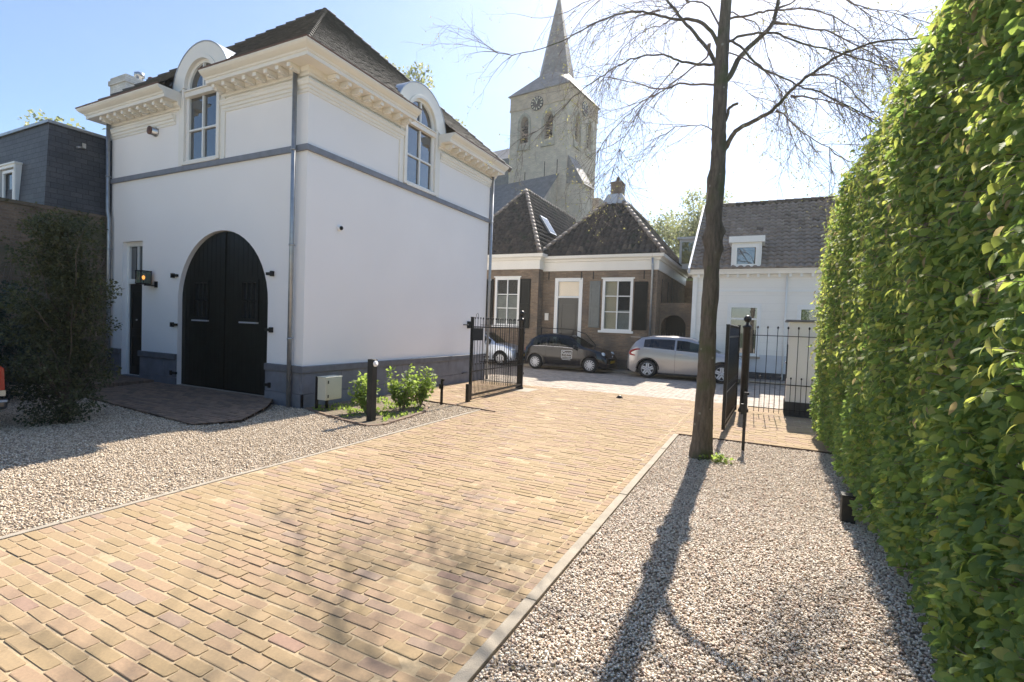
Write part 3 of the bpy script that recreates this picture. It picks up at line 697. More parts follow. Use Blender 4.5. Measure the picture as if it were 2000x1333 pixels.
def dskip(p):
    if p.y<Y0+2 and abs(p.x-WFc)<1.1: return p.z<ZT+math.sqrt(max(0,1.12**2-(p.x-WFc)**2))-.02
    if p.x>X1-2 and abs(p.y-WSc)<1.1: return p.z<ZT+math.sqrt(max(0,1.12**2-(p.y-WSc)**2))-.02
    return False
for k in range(4):
    A,B=cn[k],cn[(k+1)%4]; Lw=(B-A).length; S=(B-A)/Lw; foot=(AP-A).dot(S); up=(AP-A)-S*foot; H=up.length
    tileplane(mb,A,S,up,H,lambda t,f=foot,H=H:f*t/H,lambda t,f=foot,H=H,L=Lw:L-(L-f)*t/H,.165,.135,0,.018,skip=dskip)
hb(mb,'roof','rooftile').data.polygons
mb=MB()
for A in cn:
    d=AP-A; nn=int(d.length/.3)
    for k in range(nn):
        a=A+d*(k/nn); b=A+d*((k+1.12)/nn); mb.rv=random.random(); mb.tube([a+Vector((0,0,-.03)),b+Vector((0,0,-.045))],[.085,.065],8)
hb(mb,'hip_tiles','rooftile')
# carriage doors
for s_ in (-1,1):
    fr=FX(Y0+.10); n=14
    if s_<0: poly=[(GC-GR+.01,.12),(GC-.006,.12)]+[(GC-.006+ (GR-.01)*math.cos(PI/2+PI/2*k/n)*1.0,GS+(GR-.01)*math.sin(PI/2+PI/2*k/n)) for k in range(n+1)]
    else: poly=[(GC+.006,.12),(GC+GR-.01,.12)]+[(GC+.006+(GR-.01)*math.cos(PI/2*k/n),GS+(GR-.01)*math.sin(PI/2*k/n)) for k in range(n+1)]
    cx=-11.87 if s_<0 else -10.14
    hole=rectp(cx-.27,cx+.27,1.74,2.60)
    mb=MB(); mb.wall(poly,[hole],fr,.07)
    # vertical boarding battens
    xx=GC+s_*.16
    while abs(xx-GC)<GR-.1:
        zt=GS+math.sqrt(max(0,(GR-.03)**2-(xx-GC)**2))
        if abs(xx-cx)<.33: mb.box(xx-.005,xx+.005,Y0+.094,Y0+.099,.14,1.66); mb.box(xx-.005,xx+.005,Y0+.094,Y0+.099,2.68,zt)
        else: mb.box(xx-.005,xx+.005,Y0+.094,Y0+.099,.14,zt)
        xx+=s_*.16
    if s_>0: mb.box(GC-.045,GC+.05,Y0+.07,Y0+.098,.14,GS+GR-.02)
    d=hb(mb,'door','black')
    mb=MB(); mb.ring(rectp(cx-.30,cx+.30,1.70,2.63),rectp(cx-.235,cx+.235,1.775,2.565),fr,-.03,.03)
    for q in (-.078,.078): mb.prism(rectp(cx+q-.012,cx+q+.012,1.775,2.565),fr,-.02,.012)
    mb.prism(rectp(cx-.235,cx+.235,2.15,2.175),fr,-.018,.016); w_=hb(mb,'window','black',0); w_.parent=d
    mb=MB(); mb.prism(rectp(cx-.24,cx+.24,1.77,2.57),fr,-.03,-.022); g_=hb(mb,'pane','glass'); g_.parent=d
    mb=MB(); mb.prism(rectp(cx-.29,cx+.29,1.665,1.70),fr,-.01,.06); q_=hb(mb,'sill','zincl'); q_.parent=d
    for z in (.39,1.555,2.735):
        mb=MB(); xa=GC+s_*(GR+.14); xb=GC+s_*(GR-.02)
        mb.box(xa,xb,Y0-.055,Y0-.004,z-.03,z+.03); mb.box(xa-s_*.01,xa+s_*.05,Y0-.075,Y0-.003,z-.055,z+.055); h_=hb(mb,'hinge','iron',.004); h_.parent=d
mb=MB(); mb.box(GC-GR+.02,GC+GR-.02,Y0-.01,Y0+.3,.0,.112); hb(mb,'threshold','concrete')
mb=MB(); mb.box(GC-GR-.1,GC+GR+.1,Y0+.32,Y0+.36,0,GS+GR+.1); hb(mb,'dark_backing','dark')
# side door
fr=FX(Y0+.13); mb=MB(); mb.ring(rectp(-15.1,-14.17,.17,3.64),rectp(-15.0,-14.25,.18,3.53),fr,-.06,.02); mb.prism(rectp(-15.0,-14.25,2.56,2.68),fr,-.06,.025)
mb.prism(rectp(-14.64,-14.60,2.68,3.53),fr,-.05,.01); df=hb(mb,'door_frame','white',.004)
mb=MB(); mb.prism(rectp(-15.0,-14.25,2.69,3.53),fr,-.045,-.035); hb(mb,'pane','glass')
mb=MB(); mb.prism(rectp(-14.995,-14.255,.18,2.555),fr,-.05,-.01)
for z0,z1 in ((.35,1.2),(1.35,2.4)): mb.ring(rectp(-14.9,-14.35,z0,z1),rectp(-14.86,-14.39,z0+.04,z1-.04),fr,-.01,.004)
dd=hb(mb,'door','black'); mb=MB(); mb.lathe([(.0,-.02),(.022,-.015),(.022,.005),(0,.012)],(-14.62,Y0+.115,1.62),10,'y'); k_=hb(mb,'door_knob','steel'); k_.parent=dd
mb=MB(); mb.box(-15.1,-14.17,Y0+.24,Y0+.27,.1,3.7); hb(mb,'dark_backing','dark')
mb=MB(); mb.box(-15.12,-14.15,Y0-.03,Y0+.12,.05,.168); hb(mb,'doorstep','bluecap',.006)
# downpipes, camera, vent, lantern (all fixed to the house)
def downpipe(x,y,z0,z1,label,kink=None):
    mb=MB(); pts=[(x,y,z1),(x,y,z0)] if not kink else [(x,y,z1),(x,y,kink+.2),(x+.07,y,kink),(x+.07,y,z0)]
    mb.tube(pts,.045,14)
    xx=x if not kink else x+.07
    o=hb(mb,'downpipe','zinc'); o['label']=label
    for z in np.arange(z0+1.4,z1-.2,1.9):
        q=MB(); xq=x if (not kink or z>kink) else x+.07; q.tube([(xq,y,z-.02),(xq,y,z+.02)],.056,14); q.box(xq-.01,xq+.01,y,y+.08,z-.012,z+.012); c_=hb(q,'clamp','zinc'); c_.parent=o
downpipe(-8.60,Y0-.115,0,6.85,'zinc downpipe at the near corner of the white house')
downpipe(-15.60,Y0-.115,.16,6.85,'zinc downpipe at the left end of the front',4.25)
downpipe(X1+.10,14.62,0,6.85,'zinc downpipe at the street corner of the side wall')
mb=MB(); mb.lathe([(.0,0),(.062,0),(.066,.02),(.05,.05),(.03,.06)],(X1,8.08,3.80),16,'x',0); c_=hb(mb,'security_camera','sign'); mb=MB(); mb.lathe([(.03,.055),(.045,.06),(.04,.085),(.02,.10),(0,.105)],(X1,8.08,3.80),16,'x'); k=hb(mb,'camera_dome','black'); k.parent=c_
mb=MB(); mb.lathe([(.095,.0),(.10,.12),(.115,.125),(.115,.16),(.085,.165),(.08,.02)],(-13.62,Y0-.16,6.27),16,'y'); mb.T=None; c_=hb(mb,'flue_vent','steel')
mb=MB(); mb.T=Matrix.Translation((-13.62,Y0-.16,6.27)); mb.lathe([(0,.0),(.1,.01),(.1,.03),(0,.035)],(0,-.02,0),16,'y'); k=hb(mb,'vent_cap','copper'); k.parent=c_
# lantern
lx,lz=-13.60,2.68; lantern=empty('wall_lantern',(lx,Y0-.12,lz-.15),0,'lit black box lantern between the side door and the carriage doors','lantern')
def lb(mb,name,mats,par=None):
    me=mb.mesh(name,mats); me.transform(Matrix.Translation(-Vector((lx,Y0-.12,lz-.15)))); return link(name,me,par or lantern)
lw,yc=.115,Y0-.20; mb=MB()
for sx in (-1,1):
    for sy in (-1,1): mb.box(lx-.12+sx*lw-.008,lx-.12+sx*lw+.008,yc+sy*lw-.008,yc+sy*lw+.008,lz-.15,lz+.16)
for z in (lz-.155,lz+.15): mb.ring(rectp(lx-.12-lw-.012,lx-.12+lw+.012,yc-lw-.012,yc+lw+.012),rectp(lx-.12-lw+.012,lx-.12+lw-.012,yc-lw+.012,yc+lw-.012),lambda u,v,n,z=z:(u,v,z+n),0,.02)
mb.box(lx-.12-lw,lx-.12+lw,yc-lw,yc+lw,lz-.168,lz-.156); mb.box(lx-.06,lx+.10,yc-.02,Y0-.03,lz-.20,lz-.169); mb.box(lx+.02,lx+.12,Y0-.03,Y0-.002,lz-.23,lz-.08)
lb(mb,'frame','iron')
mb=MB(); mb.lathe([(.008,-.15),(.014,-.10),(.014,-.05)],(lx-.12,yc,lz),10); lb(mb,'bulb_holder','iron')
mb=MB(); mb.lathe([(.012,-.05),(.03,-.02),(.035,.01),(.02,.045),(.002,.055)],(lx-.12,yc,lz),12); lb(mb,'bulb',emit('lit_bulb',(1,.30,.06),2.2))
MT['lglass']=glassmat('lantern_glass',(.3,.3,.3),.85)
mb=MB()
for s_ in (-1,1): mb.box(lx-.12+s_*lw-.002,lx-.12+s_*lw+.002,yc-lw+.01,yc+lw-.01,lz-.13,lz+.145); mb.box(lx-.12-lw+.01,lx-.12+lw-.01,yc+s_*lw-.002,yc+s_*lw+.002,lz-.13,lz+.145)
lb(mb,'lantern_glass','lglass')
ll=bpy.data.lights.new('bulb_light','POINT'); ll.energy=1.5; ll.color=(1,.45,.18); ll.shadow_soft_size=.03
lo=bpy.data.objects.new('bulb_light',ll); col.objects.link(lo); lo.parent=lantern; lo.location=(-.12,-.08,.15)
#@@NEIGHBOUR
# ================================================================ NEIGHBOUR AT LEFT
nb=empty('mansard_building',(-18.5,9,0),0,'slate clad mansard building with white dormer window left of the white house','building')
def nbb(mb,name,mats,par=None):
    me=mb.mesh(name,mats); me.transform(Matrix.Translation((18.5,-9,0))); return link(name,me,par or nb)
mb=MB(); mb.box(-25,-15.75,5.95,13,-.1,4.34); nbb(mb,'wall','brickdark')
mb=MB(); A=[(-25.3,5.85,4.35),(-15.78,5.85,4.35),(-15.78,13,4.35),(-25.3,13,4.35)]; B=[(-24.8,6.0,6.42),(-15.95,6.0,6.42),(-15.95,13,6.42),(-24.8,13,6.42)]
i=[mb.P(p) for p in A+B]
for q in ((0,1,5,4),(1,2,6,5),(2,3,7,6),(3,0,4,7),(4,5,6,7)): mb.F([i[k] for k in q])
nbb(mb,'mansard_roof','slate')
mb=MB(); mb.sweep([(-15.95,13),(-15.95,6.0),(-24.8,6.0)],[(-.02,6.40),(.06,6.40),(.06,6.47),(-.02,6.47)]); mb.sweep([(-24.8,6.0),(-15.95,6.0),(-15.95,13)],[(-.02,6.40),(.05,6.40),(.05,6.47),(-.02,6.47)]); nbb(mb,'roof_trim','zinc')
mb=MB(); fr=FX(5.80); mb.ring(rectp(-18.25,-17.22,4.42,5.50),rectp(-18.17,-17.30,4.50,5.42),fr,-.15,.0); mb.box(-18.2,-17.27,5.70,5.76,4.46,5.46) if 0 else None
for s_ in (-18.25,-17.22): mb.prism([(5.80,4.42),(5.80,5.50),(6.05,5.50),(6.0,4.42)],lambda u,v,n,s_=s_:(s_+n,u,v),-.02,.02)
mb.prism(rectp(-18.3,-17.17,5.50,5.54),fr,-.3,.03); w_=nbb(mb,'window','white')
mb=MB(); mb.prism(rectp(-18.18,-17.29,4.49,5.43),fr,-.10,-.09); nbb(mb,'pane','glass',w_)
mb=MB(); mb.ring(rectp(-18.05,-17.40,4.55,5.38),rectp(-17.98,-17.47,4.62,5.31),fr,-.07,-.03); nbb(mb,'window_sash','white',w_)
ch=MB(); ch.box(-18.85,-17.95,8.6,10.0,6.3,9.16); ch.box(-18.89,-17.91,8.56,10.04,8.92,9.06); o=nbb(ch,'chimney','whitebrick')
for q,(yy,r_,m_) in enumerate(((9.1,.14,'steel'),(9.45,.10,'copper'),(9.75,.11,'steel'))):
    p=MB(); p.lathe([(r_*.7,0),(r_*.7,.14),(r_,.15),(r_,.26),(r_*.5,.30)],(-18.2,yy,9.16),12); nbb(p,'chimney_pot',m_,o)
p=MB(); p.box(-15.9,-15.82,6.62,6.70,5.98,6.10); p.tube([(-15.86,6.66,6.0),(-15.80,6.5,5.95)],.03,8); nbb(p,'floodlight','steel')
gw=MB(); gw.box(-16.05,-15.72,1.0,7.18,-.1,4.25); gw.box(-16.1,-15.68,1.0,7.18,4.25,4.33); gw.box(-15.73,-15.705,1.0,7.0,2.60,2.68)
gwo=gw.build('garden_wall','brickdark',org=(-15.9,4,0)); tag(gwo,'tall dark old brick wall with climber running left from the white house','wall')
def npc(n,fn): return fn(n)
# climber on the wall
n=2600; yy=rng.uniform(2.5,7.1,n); zz=rng.uniform(2.3,4.35,n)+.15*rng.normal(0,1,n)*0; k=rng.random(n)<(.25+.75*(np.sin(yy*2.1)*.5+.5)); yy,zz=yy[k],zz[k]
P=np.stack([-15.68+rng.uniform(0,.10,len(yy)),yy,zz],1)
cl=empty('climber',(-15.68,5,0),0,'bare brown climber clinging to the top of the tall dark wall','climber')
paths=[]
for k in range(60):
    y0=random.uniform(3,7); p=Vector((0,y0-5,random.uniform(0,1.5))); pts=[tuple(p)]
    for i in range(9):
        p=p+Vector((random.uniform(-.01,.012),random.gauss(0,.16),random.uniform(.15,.38))); p.x=min(.08,max(0,p.x)); p.z=min(p.z,4.4); pts.append(tuple(p))
    paths.append((pts,[.014*(1-i/11) for i in range(10)]))
twigmesh('stems',paths,'twig',cl)
leaves('foliage',P-np.array([-15.68,5,0]),rng.normal(0,1,(len(P),3))+np.array([.3,0,-.4]),rng.normal(0,1,(len(P),3))+np.array([1.5,0,.4]),rng.uniform(.04,.08,len(P)),'leafdark',hi=False,parent=cl)
#@@SHRUBS
def plant(name,loc,label,cat,mat,n,shape,size,stems=None,hi=False,up=0.,group=None,dark=None,twigm='twig',rn=None,droop=.2,width=1.):
    o=empty(name,loc,0,label,cat,group); P,Dr=shape(n)
    leaves('foliage',P,Dr+rng.normal(0,.6,P.shape),np.array([0,0,1.])+rng.normal(0,.7,P.shape),rng.uniform(size*.6,size*1.3,len(P)),mat,rnd=rn(len(P)) if rn else None,hi=hi,parent=o,droop=droop,width=width)
    if stems: twigmesh('stem',stems,twigm,o,n=5)
    return o
def clumps(n,cl,surf=.8):
    """leaf positions in ellipsoid clumps (cx,cy,cz,rx,ry,rz)"""
    cl=np.array(cl); vol=cl[:,3]*cl[:,4]*cl[:,5]; vol=vol**.8; idx=rng.choice(len(cl),n,p=vol/vol.sum()); d=norm(rng.normal(0,1,(n,3)))
    r=rng.random(n)**(1/(3+surf*4)); P=cl[idx,:3]+d*cl[idx,3:]*r[:,None]; return P,d
# slender yew-like tree by the car
def shape(n):
    cl=[]
    for k in range(130):
        z=random.uniform(.12,3.25); w_=.72*(1-.12*max(0,(z-.6))/1.0)*(1 if z>.3 else .75)
        if z>2.4: w_*=.85
        a=random.uniform(0,2*PI); r=w_*random.uniform(.2,.95); s=random.uniform(.12,.26); cl.append((r*math.cos(a),r*math.sin(a),z,s*1.2,s*1.2,s*.75))
    return clumps(n,cl,.2)
stm=[]
for k in range(24):
    a=random.uniform(0,2*PI); z0=random.uniform(.0,1.6); p=Vector((0,0,z0)); pts=[tuple(p)]
    up_=random.uniform(.5,1.6); rr=random.uniform(.4,.72)
    for i in range(1,6): t=i/5; pts.append((rr*t*math.cos(a)+random.gauss(0,.02),rr*t*math.sin(a)+random.gauss(0,.02),z0+up_*t**1.3))
    stm.append((pts,[.018*(1-.16*i) for i in range(6)]))
stm.append(([(0,0,0),(.02,0,1),(0,.02,2.2),(.01,0,3.1)],[.05,.04,.028,.01]))
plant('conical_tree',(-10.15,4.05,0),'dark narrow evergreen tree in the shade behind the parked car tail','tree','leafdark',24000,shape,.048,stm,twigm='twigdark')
def shape(n):
    cl=[(random.uniform(-1.6,1.2),random.uniform(-.7,.7),random.uniform(.2,2.1),.35,.35,.28) for _ in range(70)]
    return clumps(n,cl,.3)
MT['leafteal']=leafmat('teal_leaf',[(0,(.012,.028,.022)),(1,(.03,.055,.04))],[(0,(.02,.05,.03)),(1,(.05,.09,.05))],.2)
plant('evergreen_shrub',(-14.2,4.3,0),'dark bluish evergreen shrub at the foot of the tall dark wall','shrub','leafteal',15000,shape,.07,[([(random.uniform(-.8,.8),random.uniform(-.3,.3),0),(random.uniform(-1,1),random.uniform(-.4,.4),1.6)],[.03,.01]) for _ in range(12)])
# leafy green shrubs in the bed
sl_=['bright green leafy shrub beside the beige cabinet','bright green leafy shrub directly behind the lamp bollard','bright green leafy shrub nearest the gate in the brick edged bed']
for q,(x,y,h_,wd) in enumerate(((-6.95,7.55,.72,.30),(-6.55,8.15,.80,.28),(-6.55,8.75,.86,.33))):
    cl=[];stm=[]
    for k in range(15):
        a=random.uniform(0,2*PI); r=wd*random.uniform(.3,1); hh=h_*random.uniform(.5,1.0); tip=Vector((r*math.cos(a),r*math.sin(a),hh))
        stm.append(([(0.02*math.cos(a),.02*math.sin(a),0),tuple(tip*.5+Vector((0,0,.05))),tuple(tip)],[.007,.005,.003]))
        for i in range(5): t=.35+.65*i/4; c_=tip*t; cl.append((c_.x,c_.y,c_.z+.02,.075,.075,.06))
    P,Dr=clumps(620,cl,.4)
    o=empty('garden_shrub',(x,y,0),0,sl_[q],'shrub','leafy shrubs in the brick edged bed')
    leaves('foliage',P,Dr+rng.normal(0,.4,P.shape)+np.array([0,0,.2]),np.array([0,0,1.])+rng.normal(0,.5,P.shape),rng.uniform(.05,.10,len(P)),'leafshrub',hi=True,parent=o,droop=.2)
    twigmesh('stem',stm,'twig',o,n=5)
n=1500; a=rng.uniform(0,1,n); P=np.stack([rng.uniform(-8.2,-6.1,n),rng.uniform(6.9,9.2,n),np.zeros(n)],1); k=np.array([inpoly(p[0],p[1],bedp) and math.sin(p[0]*7)+math.sin(p[1]*6)>-.2 for p in P]); P=P[k]
o=leaves('ground_cover',P,rng.normal(0,.5,P.shape)+np.array([0,0,.8]),rng.normal(0,1,P.shape),rng.uniform(.03,.09,len(P)),'leafshrub',hi=False,org=(-7,8,0)); tag(o,'low weeds growing on the soil of the brick edged bed','plants',kind='stuff')
P=np.array([[0,0,.02]])+rng.normal(0,1,(110,3))*np.array([.10,.07,.03]); P[:,2]=np.abs(P[:,2])+.02
wt=empty('weed_tuft',(-.50,7.72,0),0,'tuft of yellow green leaves at the foot of the lime trunk','weed'); o=leaves('foliage',P,rng.normal(0,.8,P.shape)+np.array([.2,-.2,.5]),np.array([0,0,1.])+rng.normal(0,.4,P.shape),rng.uniform(.04,.07,110),'leafshrub',hi=True,parent=wt)
#@@CITY
# ================================================================ BRICK HOUSE PAIR ACROSS THE STREET
def lab(par,inv):
    def f(mb,name,mats,p=None,bevel=0):
        me=mb.mesh(name,mats); me.transform(inv); o=link(name,me,p or par)
        if bevel:
            bv=o.modifiers.new('bevel','BEVEL'); bv.width=bevel; bv.segments=1; bv.limit_method='ANGLE'
        return o
    return f
def sash(f,fr,x0,x1,z0,z1,cols,rows,par=None,curt=None,depth=.08,head=True,mat='white'):
    mb=MB(); mb.ring(rectp(x0,x1,z0,z1),rectp(x0+.11,x1-.11,z0+.07,z1-.11),fr,-.12,.02)
    X=[x0+.11+(x1-x0-.22)*k/cols for k in range(cols+1)]; Zs=[z0+.07+(z1-z0-.18)*k for k in rows]
    for x in X[1:-1]: mb.prism(rectp(x-.025,x+.025,z0+.07,z1-.11),fr,-.08,-.01)
    for z in Zs: 
        for a,b in zip(X[:-1],X[1:]): mb.prism(rectp(a+(.026 if a>X[0] else 0),b-(.026 if b<X[-1] else 0),z-.02,z+.02),fr,-.075,-.015)
    if head: mb.prism(rectp(x0-.06,x1+.06,z1,z1+.05),fr,-.05,.05)
    o=f(mb,'window',mat,par)
    mb=MB(); mb.prism(rectp(x0+.1,x1-.1,z0+.06,z1-.1),fr,-.065,-.058); f(mb,'pane','glassclear',o)
    if head: mb=MB(); mb.prism(rectp(x0-.12,x1+.08,z0-.10,z0),fr,-.1,.09); f(mb,'sill',mat,o)
    if curt:
        for (a,b,c,d,m_) in curt: mb=MB(); mb.prism(rectp(a,b,c,d),fr,-.14,-.13); f(mb,'curtain',m_,o)
    return o
BY=21.45; s_=BY/21.3
bh=empty('brick_house',(-6.5,BY,0),0,'low brown brick house with hipped pantile roof, white door frame and chimney','building')
f=lab(bh,Matrix.Translation((6.5,-BY,0))); fr=FX(BY)
X=lambda x:x*s_; Z=lambda z:(z-1.85)*s_+1.85
dr=(X(-8.58),X(-7.27),0.1,Z(4.02)); wn=(X(-6.36),X(-5.04),Z(1.74),Z(3.97))
mb=MB(); mb.wall([(X(-9.45),0),(X(-4.06),0),(X(-4.06),4.5),(X(-9.45),4.5)],[rectp(*dr),rectp(*wn)],fr,.25)
mb.quad((X(-4.06),BY,0),(X(-4.06),BY+9,0),(X(-4.06),BY+9,4.5),(X(-4.06),BY,4.5)); mb.quad((X(-9.45),BY,0),(X(-9.45),BY+9,0),(X(-9.45),BY+9,4.5),(X(-9.45),BY,4.5)); f(mb,'wall','brick')
mb=MB(); mb.box(X(-9.44),X(-4.03),BY-.06,BY-.001,0,.55) if 0 else mb.box(X(-9.44),X(-4.03),BY-.03,BY-.001,0,.5); f(mb,'plinth','brickdark')
mb=MB(); mb.sweep([(X(-9.5),BY),(X(-4.06),BY),(X(-4.06),BY+8)],[(0,Z(4.33)),(.05,Z(4.33)),(.06,Z(4.72)),(.12,Z(4.74)),(.14,Z(4.82)),(.26,Z(4.86)),(.28,Z(4.98)),(0,Z(4.98))]); f(mb,'cornice','cream')
mb=MB(); A=(X(-9.55),X(-3.80)); ry=BY+2.9; ez=Z(4.99); zr=8.35; xm=(A[0]+A[1])/2; yb=BY+10
hip=lambda:0
def hiproof(mb,x0,x1,y0,yr,y1,ez,zr,tw,crs,wave):
    xm=(x0+x1)/2
    up=Vector((0,yr-y0,zr-ez)); H=up.length
    tileplane(mb,(x0,y0,ez),(1,0,0),up,H,lambda t:(xm-x0)*t/H,lambda t:(x1-x0)-(x1-xm)*t/H,tw,crs,wave,.03)
    for xx,sg in ((x0,1),(x1,-1)):
        up=Vector((xm-xx,0,zr-ez)); H2=up.length; Lw=y1-y0
        tileplane(mb,(xx,y0,ez),(0,1,0),up,H2,lambda t:(yr-y0)*t/H2,lambda t:Lw,tw,crs,wave,.03)
    i=[mb.P(p) for p in ((x0,y0,ez-.05),(x1,y0,ez-.05),(x1,y1,ez-.05),(x0,y1,ez-.05),(xm,yr,zr-.06),(xm,y1,zr-.06))]
    for q in ((0,1,4),(1,2,5,4),(3,0,4,5),(0,3,2,1)): mb.F([i[k] for k in q])
hiproof(mb,A[0],A[1],BY-.2,ry,yb,ez,zr,.25,.30,.085); rf=f(mb,'roof','pantile')
def ridgetiles(mb,a,b,r=.11,st_=.33):
    a,b=Vector(a),Vector(b); d=b-a; nn=max(1,int(d.length/st_))
    for k in range(nn): mb.rv=random.random(); mb.tube([a+d*(k/nn),a+d*((k+1.1)/nn)],[r,r*.8],8)
mb=MB(); ridgetiles(mb,(A[0],BY-.2,ez+.02),(xm,ry,zr+.02)); ridgetiles(mb,(A[1],BY-.2,ez+.02),(xm,ry,zr+.02)); ridgetiles(mb,(xm,ry,zr+.03),(xm,yb,zr+.03)); f(mb,'ridge_tiles','pantile2',rf)
mb=MB(); mb.box(xm-.27,xm+.27,ry-.27,ry+.30,zr-.4,zr+.60); mb.box(xm-.30,xm+.30,ry-.30,ry+.33,zr+.50,zr+.56); c_=f(mb,'chimney','brick',rf)
mb=MB(); mb.lathe([(.09,0),(.09,.22),(.07,.26)],(xm,ry,zr+.60),10); f(mb,'chimney_pot','brickdark',rf)
mb=MB(); mb.prism([(xm-.62,zr-.52),(xm+.62,zr-.52),(xm+.33,zr-.06),(xm-.33,zr-.06)],FX(ry-.42),-.3,.10); f(mb,'flashing','zincl',rf)
# door
mb=MB(); mb.ring(rectp(*dr),rectp(dr[0]+.16,dr[1]-.16,.12,dr[3]-.16),fr,-.12,.03); mb.prism(rectp(dr[0]+.16,dr[1]-.16,3.14,3.22),fr,-.10,.03); dfo=f(mb,'door_frame','white')
mb=MB(); mb.prism(rectp(dr[0]+.17,dr[1]-.17,3.23,dr[3]-.17),fr,-.1,-.05); f(mb,'fanlight','curtain',dfo)
mb=MB(); mb.prism(rectp(dr[0]+.17,dr[1]-.17,.12,3.14),fr,-.12,-.06); mb.ring(rectp(dr[0]+.30,dr[1]-.30,1.2,2.9),rectp(dr[0]+.36,dr[1]-.36,1.26,2.84),fr,-.06,-.04); d_=f(mb,'door',paint('dark_green_gloss_paint',(.012,.016,.015),0,.3,.25))
mb=MB(); mb.lathe([(.0,-.03),(.03,-.02),(.03,0)],(dr[1]-.25,BY+.05,1.25),10,'y'); f(mb,'door_knob','chrome',d_)
mb=MB(); mb.box(dr[0]-.1,dr[1]+.1,BY-.35,BY-.001,0.0,.12) if 0 else mb.box(dr[0]-.05,dr[1]+.05,BY-.3,BY-.035,.086,.2); f(mb,'doorstep','bluecap')
w0,w1,w2,w3=wn
sash(f,fr,w0,w1,w2,w3,2,(.36,.69),curt=[(w0+.11,(w0+w1)/2-.03,w2+.07,w3-.1,'curtain'),((w0+w1)/2+.03,w1-.1,w2+.07,w2+.9,'net')])
mb=MB(); mb.box(w0-.1,w1+.1,BY+.4,BY+.44,w2-.2,w3+.2); mb.box(dr[0],dr[1],BY+.3,BY+.34,0,4.2); f(mb,'dark_backing','dark')
def shutter(f,fr,x0,x1,z0,z1,top=None,par=None):
    mb=MB(); mb.prism(rectp(x0,x1,z0,z1),fr,.03,.06)
    for a,b in ((z0+.05,z0+(z1-z0)*.45),(z0+(z1-z0)*.5,z1-.05)): mb.ring(rectp(x0+.02,x1-.02,a,b),rectp(x0+.09,x1-.09,a+.07,b-.07),fr,.06,.075)
    return f(mb,'shutter',MT['black'] if not top else simple('grey_green_shutter',(.13,.145,.14),.4),par)
shutter(f,fr,X(-6.93),X(-6.45),Z(1.84),Z(3.87),True)['label']='grey green half open shutter left of the window'
shutter(f,fr,X(-4.98),X(-4.42),Z(1.80),Z(3.84))
mb=MB(); mb.tube([(X(-4.24),BY-.22,Z(4.80)),(X(-4.26),BY-.07,Z(4.3)),(X(-4.26),BY-.07,.1)],.045,10); f(mb,'downpipe','zinc')
for x in (-8.9,-7.35,-6.8,-4.6):
    mb=MB(); mb.box(X(x)-.02,X(x)+.02,BY-.03,BY-.004,Z(3.95),Z(4.30)); f(mb,'wall_anchor','iron')
mb=MB(); mb.box(X(-9.02),X(-8.85),BY-.06,BY-.004,Z(2.1),Z(2.42)); mb.prism(rectp(X(-8.99),X(-8.88),Z(2.16),Z(2.36)),fr,.061,.07,0); f(mb,'intercom','cream')
mb=MB(); xa=X(-4.06)
for yy,zz in ((BY+1.1,3.3),(BY+2.6,3.3),(BY+3.8,3.2)): mb.box(xa+.004,xa+.03,yy-.02,yy+.02,zz-.55,zz+.75)
f(mb,'wall_anchor','iron')
# rear roof dormer
mb=MB(); dx0,dx1=-3.95,-2.9; mb.box(dx0,dx1,BY+4.6,BY+7.2,4.9,6.35); mb.box(dx0-.12,dx1+.08,BY+4.5,BY+7.3,6.352,6.46); do=f(mb,'dormer','cream')
mb=MB(); mb.prism(rectp(dx0+.12,dx1-.12,5.15,6.2),FX(BY+4.6),.0,.03); f(mb,'pane','glass',do)
mb=MB(); mb.box(-4.1,-2.75,BY+8,BY+16,0,4.5); mb.box(-4.3,-2.6,BY+8,BY+16,4.5,4.62); f(mb,'rear_wing','brick')
mb=MB(); mb.prism([(BY,3.0),(BY,4.95),(BY+4,4.2),(BY+8,3.6),(BY+8,3.3)],FSX(X(-4.06)+.3),-.28,0) if 0 else None
# left neighbour of the pair (standing forward)
LY=20.95; sL=LY/21.3
bl=empty('gabled_brick_house',(-11.5,LY,0),0,'brown brick house with skylight in its pantile roof and black shutters behind the left gate','building')
f=lab(bl,Matrix.Translation((11.5,-LY,0))); fr=FX(LY)
X=lambda x:x*sL; Z=lambda z:(z-1.85)*sL+1.85
wn=(X(-11.68),X(-10.36),Z(1.80),Z(4.08))
mb=MB(); mb.wall([(-15.5,0),(X(-9.42),0),(X(-9.42),4.55),(-15.5,4.55)],[rectp(*wn)],fr,.25)
mb.quad((X(-9.42),LY,0),(X(-9.42),LY+9,0),(X(-9.42),LY+9,4.5),(X(-9.42),LY,4.5)); f(mb,'wall','brick')
mb=MB(); mb.box(-15.5,X(-9.42),LY-.03,LY-.001,0,.5); f(mb,'plinth','brickdark')
mb=MB(); mb.sweep([(-15.5,LY),(X(-9.42),LY),(X(-9.42),LY+.6)],[(0,Z(4.45)),(.05,Z(4.45)),(.06,Z(4.85)),(.12,Z(4.87)),(.16,Z(4.95)),(.26,Z(5.0)),(.28,Z(5.14)),(0,Z(5.14))]); f(mb,'cornice','cream')
w0,w1,w2,w3=wn
sash(f,fr,w0,w1,w2,w3,2,(.36,.67),curt=[(w0+.1,w1-.1,w2+.05,w2+1.4,'net')]); mb=MB(); mb.box(w0-.1,w1+.1,LY+.4,LY+.44,w2-.2,w3+.2); f(mb,'dark_backing','dark')
shutter(f,fr,X(-12.25),X(-11.75),Z(1.80),Z(4.0)); shutter(f,fr,X(-10.33),X(-9.80),Z(1.70),Z(4.0))
mb=MB(); rx0,rx1=-14.2,X(-9.62)+.3; ez=Z(5.15); zr=9.0; ry=LY+3.4
